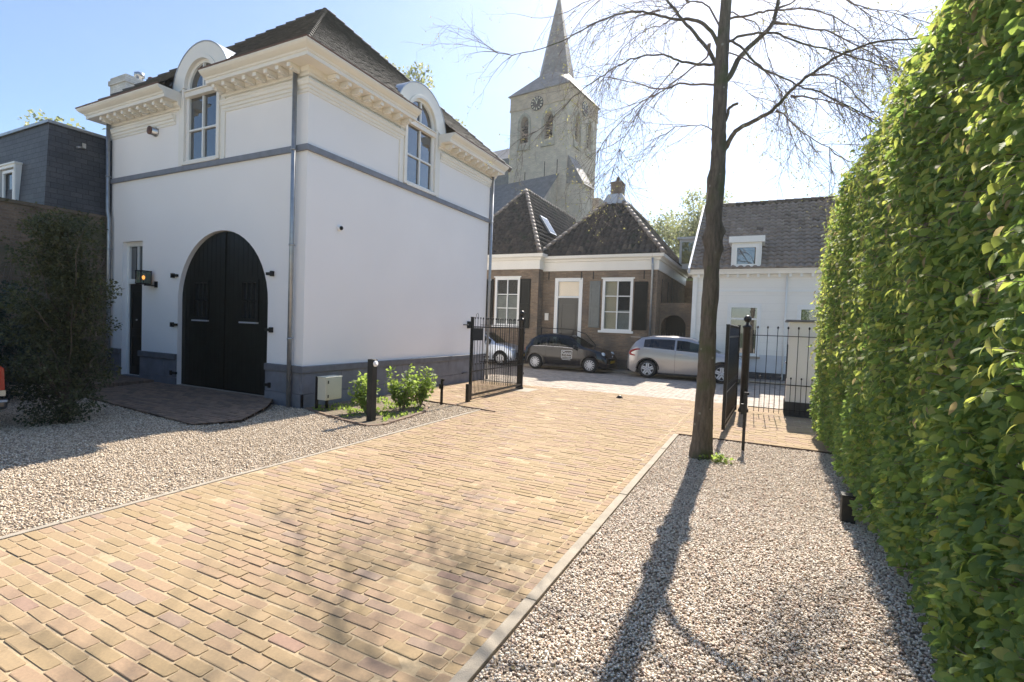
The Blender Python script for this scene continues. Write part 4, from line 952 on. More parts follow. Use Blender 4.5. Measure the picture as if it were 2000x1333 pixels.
mb_=mb; hiproof(mb,rx0,rx1,LY-.2,ry,LY+11,ez,zr,.25,.30,.085); rf=f(mb,'roof','pantile'); xm=(rx0+rx1)/2
mb=MB(); ridgetiles(mb,(rx1,LY-.2,ez+.02),(xm,ry,zr+.02)); ridgetiles(mb,(rx0,LY-.2,ez+.02),(xm,ry,zr+.02)); ridgetiles(mb,(xm,ry,zr+.02),(xm,LY+11,zr+.02)); f(mb,'ridge_tiles','pantile2',rf)
up=Vector((xm-rx1,0,zr-ez)).normalized(); nrm=Vector((up.z,0,-up.x)); 
mb=MB(); c0=Vector((rx1,LY+3.2,ez))+up*2.2+nrm*.07
S=Vector((0,1,0))
def onroof(a,b,h): return c0+S*a+up*b+nrm*h
for (a0,a1,b0,b1,h0,h1,nm,mt_) in ((-.45,.45,-.55,.55,0,.09,'skylight','zinc'),(-.36,.36,-.45,.45,.091,.10,'skylight_pane','glass')):
    mb=MB(); A=[onroof(a,b,h) for h in (h0,h1) for a,b in ((a0,b0),(a1,b0),(a1,b1),(a0,b1))]; i=[mb.P(p) for p in A]
    for q in ((0,3,2,1),(4,5,6,7),(0,1,5,4),(1,2,6,5),(2,3,7,6),(3,0,4,7)): mb.F([i[k] for k in q])
    f(mb,nm,mt_,rf)
# arched gateway wall
AY=22.4
mb=MB(); mb.wall([(-4.35,0),(-2.45,0),(-2.45,3.0),(-4.35,3.0)],[archp(-3.50*1.005,.52,.05,1.98,14)],FX(AY),.3); mb.box(-4.3,-2.4,AY-.04,AY+.34,2.72,3.02)
o=mb.build('gateway_wall',['brick'],org=(-3.4,AY,0)); tag(o,'low brick wall with an arched dark opening between the brick and white houses','wall')
mb=MB(); mb.box(-4.2,-2.8,AY+1.6,AY+1.66,0,3); 
for k in range(9): mb.box(-4.02+k*.125,-3.995+k*.125,AY+.1,AY+.13,0,1.75)
o=mb.build('iron_gate','iron',org=(-3.5,AY+.1,0)); tag(o,'dark barred gate inside the arched brick opening','gate')
mb=MB()
# ================================================================ WHITE HOUSE AT RIGHT
WY=21.6; s=WY/20
wh=empty('white_house',(1.5,WY,0),0,'low white boarded house with pantile roof and square roof dormer behind the right gate','building')
f=lab(wh,Matrix.Translation((-1.5,-WY,0))); fr=FX(WY); X=lambda x:x*s; Z=lambda z:(z-1.85)*s+1.85
xa,xb=X(-2.47),7.5; zc=Z(3.95)
wn=(X(-1.17),X(-.21),1.0,Z(2.81)); wn2=(X(1.05),X(1.95),Z(1.9),Z(2.78))
mb=MB(); mb.wall([(xa,0),(xb,0),(xb,zc),(xa,zc)],[rectp(*wn),rectp(*wn2)],fr,.22); mb.quad((xa,WY,0),(xa,WY+7,0),(xa,WY+7,zc),(xa,WY,zc)); f(mb,'wall','weather')
mb=MB(); mb.box(xa-.03,X(.62),WY-.05,WY-.001,0,.34); mb.box(X(.62)+.002,xb,WY-.05,WY-.001,0,.34); f(mb,'plinth','asphalt')
mb=MB(); mb.box(xa-.01,xb,WY-.03,WY-.001,.345,1.02); f(mb,'plinth','plinthwhite')
mb=MB(); mb.box(xa,xb,WY-.03,WY-.001,Z(3.33),Z(3.40)); mb.box(xa-.02,xa+.16,WY-.045,WY-.031,.35,zc); f(mb,'trim','white')
mb=MB(); mb.sweep([(xa,WY+6),(xa,WY),(xb,WY)][0:3],[(0,Z(3.86)),(.05,Z(3.86)),(.06,Z(3.93)),(.20,Z(3.96)),(.22,Z(4.04)),(.27,Z(4.13)),(0,Z(4.13))]); f(mb,'cornice','cream')
x=xa+.2
while x<xb: mb=MB(); mb.box(x-.04,x+.04,WY-.17,WY-.052,Z(3.84),Z(3.955)); x+=.36; f(mb,'bracket','white')
ez=Z(4.14); RD=4.1; zr=Z(6.40)+.2275*RD; up=Vector((0,RD,zr-ez)); H=up.length; mb=MB()
tileplane(mb,(xa-.12,WY-.25,ez),(1,0,0),up,H,lambda t:.0,lambda t:xb-xa,.255,.29,.06,.062); mb.quad((xa-.1,WY-.25,ez-.06),(xb,WY-.25,ez-.06),(xb,WY+RD-.25,zr-.06),(xa-.1,WY+RD-.25,zr-.06)); mb.quad((xa-.1,WY+8,ez-.06),(xb,WY+8,ez-.06),(xb,WY+RD-.25,zr-.06),(xa-.1,WY+RD-.25,zr-.06)); rf=f(mb,'roof','pantile2')
mb=MB(); ridgetiles(mb,(xa-.1,WY+RD-.25,zr+.03),(xb,WY+RD-.25,zr+.03),.13); f(mb,'ridge_tiles','pantile',rf)
mb=MB(); mb.prism([(WY-.3,ez-.15),(WY-.3,ez+.05),(WY+RD-.25,zr+.12),(WY+8,ez+.05),(WY+8,ez-.15)],FSX(xa-.12),-.08,0); f(mb,'verge','zincl',rf)
mb=MB(); mb.box(xa-.05,xa+.45,WY+RD-.6,WY+RD,zr-.4,zr+1.0); f(mb,'chimney','brick',rf)
# roof dormer
dx0,dx1=X(-1.20),X(-.22); mb=MB(); mb.box(dx0,dx1,WY-.12,WY+1.9,ez-.02,Z(5.08)); mb.box(dx0-.10,dx1+.10,WY-.24,WY+2.2,Z(5.082),Z(5.30)); do=f(mb,'dormer','white',rf)
mb=MB(); fr2=FX(WY-.125); mb.ring(rectp(dx0+.10,dx1-.10,ez+.08,Z(5.0)),rectp(dx0+.20,dx1-.20,ez+.18,Z(4.9)),fr2,.0,.05); f(mb,'window','white',do)
mb=MB(); mb.prism(rectp(dx0+.15,dx1-.15,ez+.13,Z(4.95)),fr2,.002,.012); f(mb,'pane','glass',do)
w0,w1,w2,w3=wn
mb=MB(); mb.ring(rectp(w0-.08,w1+.08,w2-.05,w3+.1),rectp(w0+.06,w1-.06,w2+.06,w3-.06),fr,-.10,.035); mb.prism(rectp(w0+.06,w1-.06,Z(2.32),Z(2.38)),fr,-.1,.02); w_=f(mb,'window','white')
mb=MB(); mb.prism(rectp(w0+.05,w1-.05,w2+.05,w3-.05),fr,-.06,-.05); f(mb,'pane','glass',w_)
mb=MB(); mb.prism(rectp(w0-.12,w1+.12,w2-.14,w2-.055),fr,-.05,.10); f(mb,'sill','concrete',w_)
w0,w1,w2,w3=wn2
mb=MB(); mb.ring(rectp(w0-.08,w1+.08,w2-.05,w3+.1),rectp(w0+.06,w1-.06,w2+.06,w3-.06),fr,-.10,.035); w_=f(mb,'window','white'); mb=MB(); mb.prism(rectp(w0+.05,w1-.05,w2+.05,w3-.05),fr,-.06,-.05); f(mb,'pane','glass',w_)
mb=MB(); mb.box(wn[0],wn2[1]+.3,WY+.5,WY+.55,.5,3.4); f(mb,'dark_backing','dark')
mb=MB(); mb.tube([(X(.62),WY-.06,zc),(X(.62),WY-.06,.1)],.03,8); f(mb,'downpipe','white')
# ================================================================ CHURCH
TX,TY,TZ=-23.3,60.,0.; ca=R(-6.6)
chu=empty('church',(TX,TY,0),ca,'old brick village church with clock tower and slate spire beyond the street','church')
SD=8.75                                              # tower side; local x to the left is negative, y away
f=lambda mb,name,mats,p=None: (lambda me:link(name,me,p or chu))(mb.mesh(name,mats))
FF=lambda u,v,n:(u,-n,v); FR=lambda u,v,n:(n,u,v)
EH=32.4; cx_=-SD/2
def tw(zb,zs_,hw): 
    return [archp(c,hw,zb,zs_,12,1.6) for c in (-SD*.74,-SD*.32)]
ho=tw(26.0,28.6,.62); hoR=[archp(c,.62,26.0,28.6,12,1.6) for c in (SD*.30,SD*.72)]
mb=MB(); mb.wall(rectp(-SD,0,-1,30.6),ho,FF,.9); mb.wall(rectp(0,SD,-1,30.6),hoR,FR,.9)
mb.quad((-SD,0,-1),(-SD,SD,-1),(-SD,SD,30.6),(-SD,0,30.6)); mb.quad((-SD,SD,-1),(0,SD,-1),(0,SD,30.6),(-SD,SD,30.6)); tw_=f(mb,'tower','towerbrick')
mb=MB(); mb.box(-SD-.12,.12,-.12,SD+.12,30.4,30.65); mb.box(-SD-.06,.06,-.06,SD+.06,30.65,EH); f(mb,'belfry_top','towertop',tw_)
for fr3,cs_ in ((FF,(-SD*.74,-SD*.32)),(FR,(SD*.30,SD*.72))):
    for c in cs_:
        mb=MB(); O=archp(c,1.0,25.3,28.5,12,1.6); I=archp(c,.84,25.45,28.5,12,1.6); mb.ring(O,I,fr3,0,.14); I2=archp(c,.64,25.7,28.55,12,1.6); mb.ring(I,I2,fr3,-.02,.05); mb.prism(rectp(c-1.0,c+1.0,25.0,25.3),fr3,0,.22)
        b_=f(mb,'belfry_window','sandstone',tw_)
        mb=MB()
        for k in range(6): z=26.15+k*.42; mb.prism(rectp(c-.6,c+.6,z,z+.06),fr3,-.7,-.3)
        f(mb,'louvres','shadeblack',tw_)  # slats coloured black for the shade inside the belfry openings
mb=MB(); mb.box(-SD+.5,-.5,.95,SD-.95,24.5,30.3); f(mb,'bell_chamber','shadeblack',tw_)  # black box puts the darkness of the chamber into its colour
for fr3,c in ((FF,-SD*.52),(FR,SD*.5)):
    mb=MB(); n=32; mb.prism([(c+.92*math.cos(2*PI*k/n),30.75+.92*math.sin(2*PI*k/n)) for k in range(n)],fr3,.14,.22); ck=f(mb,'clock_face','black',tw_)
    mb=MB()
    for k in range(12):
        a=2*PI*k/12; ux,uz=math.sin(a),math.cos(a)
        q=[(c+ux*r+uz*w_,30.75+uz*r-ux*w_) for r,w_ in ((.60,-.055),(.84,-.07),(.84,.07),(.60,.055))]; mb.prism(q,fr3,.221,.25)
    f(mb,'hour_marks','gold',tw_)
    mb=MB()
    for a,l,w_ in ((R(-28),.75,.045),(R(8),.52,.06)):
        ux,uz=math.sin(a),math.cos(a); q=[(c+ux*r+uz*w2,30.75+uz*r-ux*w2) for r,w2 in ((-.1,-w_),(l,-w_*.5),(l,w_*.5),(-.1,w_))]; mb.prism(q,fr3,.251,.28)
    f(mb,'clock_hands','gold',tw_)
mb=MB()
for x,z0 in ((-SD*.70,19.5),(-SD*.36,20.5),(-SD*.15,20.5)): mb.prism(rectp(x-.05,x+.05,z0,z0+2.6),FF,.002,.02)
for y,z0 in ((SD*.28,21.5),(SD*.72,20)): mb.prism(rectp(y-.05,y+.05,z0,z0+2.8),FR,.002,.02)
f(mb,'wall_slits','shadeblack',tw_)  # flat black strips stand in for the shade in narrow openings
mb=MB(); o8=.35; c=Vector((-SD/2,SD/2,0)); base=[Vector((-SD-o8,-o8,EH)),Vector((o8,-o8,EH)),Vector((o8,SD+o8,EH)),Vector((-SD-o8,SD+o8,EH))]
mid=[];z1=35.5; r8=2.5
for k in range(8):
    a=R(-112.5)+k*PI/4; mid.append(c+Vector((r8*math.cos(a),r8*math.sin(a),z1)))
i0=[mb.P(p) for p in base]; i1=[mb.P(p) for p in mid]; tip=mb.P(c+Vector((0,0,47.6)))
for k in range(4): a,b=i0[k],i0[(k+1)%4]; m0,m1=i1[2*k],i1[2*k+1]; mb.F((a,b,m1,m0)); m2=i1[(2*k+2)%8]; mb.F((b,m2,m1))
for k in range(8): mb.F((i1[k],i1[(k+1)%8],tip))
mb.F(i0[::-1]); f(mb,'spire','churchslate',tw_)
mb=MB(); mb.tube([c+Vector((0,0,47)),c+Vector((0,0,50))],.06,6); mb.lathe([(.0,0),(.22,.2),(.22,.3),(0,.5)],c+Vector((0,0,48)),8); f(mb,'finial','iron',tw_)
# stair turret and buttress at the right face, nave roof to the left
mb=MB(); mb.box(0,2.3,.3,3.2,-1,20); f(mb,'buttress','towerbrick'); mb=MB(); i=[mb.P(p) for p in ((-.1,.2,20),(2.5,.2,19.6),(2.5,3.3,19.6),(-.1,3.3,20),(0,.3,23.6),(0,3.2,23.6))]
for q in ((0,1,4),(1,2,5,4),(2,3,5),(3,0,4,5)): mb.F([i[k] for k in q])
f(mb,'buttress_roof','churchslate')
mb=MB(); mb.box(0,1.6,SD-2.0,SD+.5,-1,19.5); mb.box(1.0,2.6,SD-1.4,SD+.6,-1,12); f(mb,'buttress','towerbrick')
mb=MB(); mb.wall(rectp(-30,-4.6,-1,11),[],lambda u,v,n:(u,-7-n,v),.3); mb.quad((-4.6,-7,-1),(-4.6,0,-1),(-4.6,0,17),(-4.6,-7,11)); f(mb,'aisle_wall','towerbrick')
mb=MB(); mb.wall([(-7.2,10),(-.2,10),(-3.0,20.5)],[],lambda u,v,n:(-.2,u,v) if 0 else (u,-1.2-n,v),.3)
mb=MB(); i=[mb.P(p) for p in ((-34,-8,10.5),(-2.6,-8,10.5),(-.9,-.02,21.3),(-8.9,-.02,20.9),(-34,2,23.5),(-8.9,-.02,23.4))]
mb.F((i[0],i[1],i[2],i[3],i[5],i[4])); f(mb,'nave_roof','churchslate')
mb=MB(); mb.prism([(-8,-1),(-8,10.4),(-.02,21.1),(-.02,-1)],lambda u,v,n:(n,u,v),-2.6,-1.2); f(mb,'gable','towerbrick')
mb=MB(); mb.prism([(0,-1),(0,24.4),(6,30.5) if 0 else (4.4,27.5),(SD,24.4),(SD,-1)],lambda u,v,n:(n,u,v),-SD-26,-SD-.02); f(mb,'nave','churchslate')
#@@TREES
# ================================================================ LIME TREE
tree=empty('lime_tree',(-.755,7.83,0),0,'tall lime tree with mottled trunk and bare drooping branches beside the driveway','tree')
TO=Vector((-.755,7.83,0))
trk=[(1368,893,.165),(1371,850,.140),(1374,800,.128),(1378,740,.120),(1382,680,.114),(1385,620,.109),(1388,560,.104),(1391,500,.102),(1394,440,.104),(1397,400,.102),(1399,370,.103),(1402,330,.10),(1404,290,.098),(1405,240,.096),(1407,190,.094),(1409,140,.095),(1411,100,.088),(1414,50,.078),(1418,0,.072),(1421,-60,.065),(1424,-140,.055),(1426,-240,.045),(1428,-360,.03),(1430,-470,.014)]
mb=MB(); pts=[];rad=[]
for k in range(len(trk)-1):
    x0,y0,r0=trk[k];x1,y1,r1=trk[k+1]; nn=5
    for i in range(nn):
        t=i/nn; p=at(x0+(x1-x0)*t,y0+(y1-y0)*t,7.83)-TO; r=r0+(r1-r0)*t
        pts.append(p); rad.append(r*(1+random.uniform(-.03,.03)))
pts[0].z=-.06
ns=20; rings=[]
for k,(p,r) in enumerate(zip(pts,rad)):
    ring=[]
    for j in range(ns):
        a=2*PI*j/ns; rr=r*(1+.05*math.sin(3*a+p.z*2.1)+.035*math.sin(7*a+p.z*5)+random.uniform(-.015,.015))
        if k<3: rr*=1+.16*max(0,math.sin(5*a+1))*(3-k)/3
        for (kz,ka,kr,kh) in ((4.05,2.9,.055,.12),(3.2,3.3,.06,.10),(3.65,2.7,.05,.14),(3.3,.2,.07,.09),(3.05,-.2,.06,.10),(1.05,-.1,.03,.1),(2.4,.0,.02,.2),(2.9,3.0,.05,.07)):
            da=math.atan2(math.sin(a-ka),math.cos(a-ka)); rr+=kr*math.exp(-((p.z-kz)/kh)**2-(da/.55)**2)
        ring.append(mb.P(p+Vector((math.cos(a)*rr,math.sin(a)*rr,0))))
    rings.append(ring)
for k in range(len(rings)-1):
    for j in range(ns): mb.F((rings[k][j],rings[k][(j+1)%ns],rings[k+1][(j+1)%ns],rings[k+1][j]),0,True)
me=mb.mesh('trunk','bark'); link('trunk',me,tree)
BR=[ # polyline in photo pixels, start radius, end radius, depth offset at the end (metres, + is away)
 ([(1404,92),(1390,62),(1370,45),(1345,38),(1328,38),(1300,34),(1275,27),(1245,23),(1215,27),(1185,37),(1150,52),(1110,75),(1060,95),(1000,107),(965,102)],.034,.004,-.6),
 ([(1404,140),(1385,100),(1365,75),(1340,48),(1318,20),(1302,0),(1285,-30),(1262,-70),(1235,-90)],.038,.012,.7),
 ([(1402,128),(1375,127),(1345,123),(1327,120),(1310,112),(1295,108),(1265,109),(1240,113),(1215,125),(1190,140),(1160,160),(1130,182),(1095,215),(1065,245),(1040,262),(1010,275)],.024,.004,.4),
 ([(1402,166),(1360,165),(1328,163),(1305,172),(1280,173),(1253,165)],.020,.009,-.5),
 ([(1400,268),(1385,250),(1370,245),(1340,247),(1318,248),(1300,262),(1270,275)],.011,.004,-.3),
 ([(1385,85),(1382,110),(1361,126),(1325,155),(1294,178),(1252,200),(1231,220),(1200,252),(1178,280),(1165,300)],.016,.004,.5),
 ([(1325,124),(1310,145),(1285,172),(1260,200),(1240,235),(1215,280),(1205,310),(1195,340)],.012,.003,-.4),
 ([(1405,50),(1385,15),(1365,4),(1345,5),(1325,22),(1300,45),(1262,60),(1215,95),(1180,150),(1140,195)],.018,.003,1.0),
 ([(1290,20),(1250,30),(1235,50),(1215,90),(1180,130),(1150,175)],.010,.003,.2),
 ([(1345,5),(1320,-20),(1270,-30),(1200,-20),(1150,0),(1110,22),(1060,36),(1010,28)],.014,.003,.6),
 ([(1285,-30),(1220,-35),(1160,10),(1120,60),(1090,110)],.014,.003,1.2),
 ([(1425,150),(1440,118),(1460,95),(1490,68),(1508,48),(1515,25),(1520,0),(1526,-30),(1535,-80),(1550,-140),(1570,-200)],.046,.016,.5),
 ([(1420,285),(1430,265),(1442,252),(1470,238),(1495,225),(1515,210),(1535,188),(1555,168),(1580,148),(1610,128),(1640,108),(1680,92),(1730,80),(1790,74),(1840,66)],.042,.008,-.8),
 ([(1420,38),(1470,28),(1500,20),(1530,20),(1560,18),(1600,22),(1640,40),(1680,65),(1705,90),(1745,125)],.020,.004,.7),
 ([(1424,82),(1450,70),(1480,65),(1515,65),(1540,75),(1580,88),(1620,98),(1660,110),(1700,122),(1745,133),(1790,150)],.022,.006,.3),
 ([(1510,45),(1540,48),(1590,57),(1620,62),(1660,83),(1700,103),(1745,130)],.018,.005,.9),
 ([(1424,82),(1445,90),(1475,122),(1500,140),(1540,158),(1560,168),(1600,180),(1640,200),(1680,220),(1712,245)],.022,.005,-.5),
 ([(1545,188),(1580,190),(1620,200),(1660,212),(1712,245)],.012,.004,-.6),
 ([(1515,217),(1530,222),(1545,240),(1580,268),(1620,290),(1650,315)],.012,.004,-.2),
 ([(1424,104),(1470,125),(1495,140),(1515,165),(1530,190),(1535,215),(1545,260),(1565,320)],.014,.003,.3),
 ([(1635,-10),(1680,12),(1730,22),(1770,35)],.012,.004,.8),
 ([(1585,147),(1620,147),(1650,165),(1690,205),(1720,235)],.010,.003,-.9),
 ([(1516,20),(1545,5),(1590,-20),(1640,-10),(1700,30),(1760,60)],.014,.004,.9),
 ([(1430,25),(1450,35),(1475,45),(1490,70),(1500,110),(1520,160),(1560,200)],.012,.003,1.0),
 ([(1424,158),(1450,172),(1470,188),(1495,195)],.006,.002,.2),
 ([(1420,230),(1423,215),(1432,205),(1442,203)],.026,.018,-.1)]
limbs=[]
for li,(pl,r0,r1,dz) in enumerate(BR):
    L=[]; n=len(pl)
    d0={6:.3,8:.5,9:.35,10:.7,15:.3,17:-.3,18:-.2,20:.7,21:-.35,22:.3}.get(li,0)
    for k,(x,y) in enumerate(pl):
        t=k/(n-1); L.append(at(x,y,7.83+d0+(dz-d0)*t)-TO)
    if abs(pl[0][0]-1412)<22 and li not in (5,): L.insert(0,at(1409,pl[0][1]+14,7.83)-TO)
    # densify
    Q=[]
    for k in range(len(L)-1):
        for i in range(3):
            t=i/3; a=L[max(k-1,0)];b=L[k];c=L[k+1];d=L[min(k+2,len(L)-1)]
            Q.append(.5*((2*b)+(c-a)*t+(2*a-5*b+4*c-d)*t*t+(3*b-a-3*c+d)*t**3))
    Q.append(L[-1]); m=len(Q); rad=[r0+(r1-r0)*(k/(m-1))**.7 for k in range(m)]
    rad[0]*=1.7; rad[1]*=1.35; rad[2]*=1.12
    for k in range(1,m-1): Q[k]=Q[k]+Vector((random.gauss(0,.004),random.gauss(0,.01),random.gauss(0,.004)))
    mb=MB(); mb.tube(Q,rad,8 if r0>.02 else 6); me=mb.mesh('branch','bark' if r0>.02 else 'twig'); link('branch',me,tree)
    if li<25: limbs.append((Q,rad))
# higher limbs above the picture (they shade the drive)
for k in range(6):
    z=random.uniform(6.6,10.6); a=random.uniform(0,2*PI); ln=random.uniform(1.6,3.4)*(1-.35*(z-6.6)/4); p=Vector((.05,0,z)); Q=[]; rad=[]
    for i in range(12):
        t=i/11; Q.append(p+Vector((math.cos(a)*ln*t+random.gauss(0,.03),math.sin(a)*ln*t+random.gauss(0,.03),ln*(.55*t-.45*t*t)))); rad.append(.032*(1-.85*t))
    mb=MB(); mb.tube(Q,rad,6,caps=False); me=mb.mesh('branch','bark',recalc=False); link('branch',me,tree); limbs.append((Q,rad))
TW=[];LP=[];LD=[]
def twig(p,d,ln,r,depth,down=1.):
    n=max(4,int(ln/.09)); pts=[tuple(p)]; rad=[r]; dd=d.copy()
    for i in range(n):
        dd=(dd+Vector((random.gauss(0,.10),random.gauss(0,.10),random.gauss(0,.08)-.055*down))).normalized()
        p=p+dd*(ln/n); pts.append(tuple(p)); rad.append(r*(1-.75*(i+1)/n))
        if depth>0 and i>0 and random.random()<.62:
            s_=Vector((random.gauss(0,1),random.gauss(0,1),random.gauss(-.1,.6))).normalized()
            twig(p,(dd*.75+s_*.75).normalized(),ln*random.uniform(.22,.5),r*.55,depth-1,down*random.choice((-.4,1,1)))
        if depth==0 and random.random()<.20: LP.append(tuple(p)); LD.append(tuple(dd+Vector((0,0,-.5))))
    LP.append(tuple(p)); LD.append(tuple(dd))
    TW.append((pts,rad))
for Q,rad in limbs:
    tot=sum((Q[k+1]-Q[k]).length for k in range(len(Q)-1)); hi_=Q[0].z>6.8
    cnt=int(tot*(10 if not hi_ else 2.0))
    for c in range(cnt):
        t=random.uniform(.22,1)**.8; k=min(len(Q)-2,int(t*(len(Q)-1))); d=(Q[k+1]-Q[k]).normalized()
        side=Vector((random.gauss(0,.8),random.gauss(0,.8),random.gauss(-.25,.45))).normalized()
        twig(Q[k],(d*.8+side*.7).normalized(),random.uniform(.4,1.35)*(1 if t>.4 else .7),.0052,2 if (random.random()<.7 and not hi_) else 1,random.uniform(.3,1.5))
    twig(Q[-1],(Q[-1]-Q[-2]).normalized(),random.uniform(.5,.9),rad[-1],2,1)
print('twigs',len(TW),'buds',len(LP))
twigmesh('twigs',TW,'twig',tree)
LP=np.array(LP); LD=np.array(LD); k=rng.random(len(LP))<.55; LP=LP[k];LD=LD[k]
leaves('foliage',LP,LD+rng.normal(0,.5,LP.shape),rng.normal(0,1,LP.shape),rng.uniform(.012,.032,len(LP)),'leaflime',hi=False,parent=tree,width=1.2)
# ================================================================ HORNBEAM HEDGE
hedge=empty('hornbeam_hedge',(1.6,5,0),0,'tall green hornbeam hedge along the right side of the gravel','hedge')
HO=np.array([1.6,5,0.])
def face_x(y,z):
    b=.90-.02*np.clip(z/2.2,0,1)+.03*np.sin(y*1.7+z*.9)+.035*np.sin(y*4.1-z*2.3)+.02*np.sin(z*5+y*3)
    return b+.18*np.clip((z-3.6)/.6,0,1)**2+.03*np.clip((.35-z)/.35,0,1)
def yend(z): return 11.0-2.0*np.clip((z-2.4)/1.7,0,1)**1.6-.25*np.clip((.6-z)/.6,0,1)
HT=4.08
def htop(y): return HT+.05*np.sin(y*1.3)+.04*np.sin(y*3.7)
def hedgeleaves(n,y0,y1,dp,size,hi,zs=(.02,1.),nm='foliage',bend=1):
    y=rng.uniform(y0,y1,n); z=rng.uniform(0.04,1,n)*htop(y); dep=rng.random(n)**1.5*dp
    # clumpy surface
    x=face_x(y,z)+dep; ye=yend(z); k=y<ye; y,z,x,dep=y[k],z[k],x[k],dep[k]
    P=np.stack([x,y,z],1); m=len(P)
    gap=(np.sin(y*5.3+z*3.1)+np.sin(z*7.7-y*2.2)+np.sin(y*11+z*9)*.6)
    k=(gap>-1.5)|(dep>.12); P=P[k]; m=len(P)
    D=np.stack([-.55+rng.normal(0,.6,m),rng.normal(-.25,.8,m),-.30+rng.normal(0,.5,m)],1); Nn=np.stack([-.45+rng.normal(0,.6,m),rng.normal(0,.65,m),.75+rng.normal(0,.5,m)],1)
    return leaves(nm,P-HO,D,Nn,size*rng.uniform(.45,1.35,m)**1.0,'leaf',rnd=np.clip(rng.normal(.42,.24,m)+.40*(rng.random(m)<.05),0,.9),hi=hi,parent=hedge,droop=.3,width=.95)
hedgeleaves(46000,1.6,5.0,.34,.060,True); hedgeleaves(46000,5.0,11.1,.30,.059,True); hedgeleaves(13000,-.6,1.6,.3,.062,True); hedgeleaves(9000,-3,-.6,.3,.085,False)
def topend():
    n=13000; x=rng.uniform(1.1,2.2,n); y=rng.uniform(-2.5,10.2,n); z=htop(y)+rng.normal(0,.05,n)+.05*np.sin(x*7+y*5); z-=.15*np.clip((1.25-x)/.2,0,1); k=y<yend(z-.1); P1=np.stack([x,y,z],1)[k]
    n=9000; x=rng.uniform(1.0,2.2,n); z=rng.uniform(.05,4.1,n); y=yend(z)-rng.random(n)*.22+.05*np.sin(z*6); x=np.maximum(x,face_x(y,z)+.02); P2=np.stack([x,y,z],1)
    P=np.concatenate([P1,P2]); m=len(P); D=np.stack([-.3+rng.normal(0,.6,m),rng.normal(.1,.6,m),-.2+rng.normal(0,.5,m)],1); Nn=np.stack([-.2+rng.normal(0,.5,m),rng.normal(.2,.5,m),.9+rng.normal(0,.3,m)],1)
    leaves('foliage',P-HO,D,Nn,.068*rng.uniform(.6,1.25,m),'leaf',rnd=np.clip(rng.normal(.6,.2,m),0,.95),hi=True,parent=hedge,droop=.25)
    # shoots standing off the top and the face
    n=2600; y=rng.uniform(.5,10.8,n); z=rng.uniform(.2,1.02,n)**.7*HT; k=y<yend(z)+.1; y,z=y[k],z[k]; x=face_x(y,z)-rng.random(len(y))*.10; P=np.stack([x,y,z],1); m=len(P)
    D=np.stack([-.6+rng.normal(0,.3,m),rng.normal(-.15,.4,m),-.75+rng.normal(0,.25,m)],1); Nn=np.stack([-.8+rng.normal(0,.4,m),rng.normal(0,.7,m),.5+rng.normal(0,.3,m)],1)
    leaves('young_shoots',P-HO,D,Nn,.062*rng.uniform(.6,1.1,m),'leaf',rnd=np.where(rng.random(m)<.15,1.,rng.uniform(.75,.92,m)),hi=True,parent=hedge,droop=.55,width=.6)
topend()
paths=[]
# sprigs standing proud of the clipped face and top, each a stem with alternate leaves
SP=[];SD=[];SN=[]
for k in range(1500):
    u=random.random()
    if u<.45: y=random.uniform(.8,10.9); z=random.uniform(.3,1)**.8*4.05; 
    elif u<.75: y=random.uniform(.8,10.0); z=4.1
    else: z=random.uniform(.4,4.0); y=float(yend(np.array(z)))+.02
    if y>float(yend(np.array(min(z,4.0))))+.1: continue
    x=float(face_x(np.array(y),np.array(min(z,4.))))
    if u>=.45: x+=random.random()**1.5*.9
    p=Vector((x+.05,y,z-.05)); d=(Vector((-.6,0,.35)) if u<.45 else Vector((-.15,0,1)) if u<.75 else Vector((-.2,.9,.3)))+Vector((random.gauss(0,.3),random.gauss(0,.35),random.gauss(0,.3))); d.normalize(); L_=random.uniform(.08,.24); pts=[p-Vector(HO)]
    for i in range(5):
        d=(d+Vector((0,0,-.16))).normalized(); p=p+d*(L_/5); pts.append(p-Vector(HO)); q=d.cross(Vector((0,0,1))).normalized()*(1 if i%2 else -1)
        SP.append(tuple(p-Vector(HO))); SD.append(tuple(d*.6+q*.8+Vector((0,0,-.25)))); SN.append((q.x*.1,q.y*.1,1))
    paths.append((pts,[.0025,.0022,.002,.0018,.0015,.001]))
SP=np.array(SP); leaves('sprigs',SP,np.array(SD),np.array(SN)+rng.normal(0,.25,SP.shape),.058*rng.uniform(.5,1.15,len(SP)),'leaf',rnd=np.clip(rng.normal(.72,.13,len(SP)),0,.95),hi=True,parent=hedge,droop=.3)
for k in range(1500):
    y=random.uniform(.3,10.6); z=random.uniform(.1,4.0)
    if y>float(yend(np.array(z))): continue
    x=float(face_x(np.array(y),np.array(z))); a=Vector((x+.4,y+random.gauss(0,.12),z-random.uniform(.0,.25))); b=Vector((x+.02-random.random()*.06,y,z)); mid=(a+b)/2+Vector((0,random.gauss(0,.03),.03))
    paths.append(([a-Vector(HO),mid-Vector(HO),b-Vector(HO)],[.006,.004,.0018]))
for k in range(44):
    y=-.4+k*.26; x=1.62+random.gauss(0,.1); ht=min(3.7,4.0); ye=float(yend(np.array(3.3)))
    if y>10.7: continue
    hh=3.8 if y<ye-.2 else 2.4
    paths.append(([Vector((x,y,0))-Vector(HO),Vector((x+random.gauss(0,.08),y+random.gauss(0,.08),hh/2))-Vector(HO),Vector((x+random.gauss(0,.15),y,hh))-Vector(HO)],[.035,.028,.012]))
twigmesh('stems',paths,'twig',hedge,n=5)
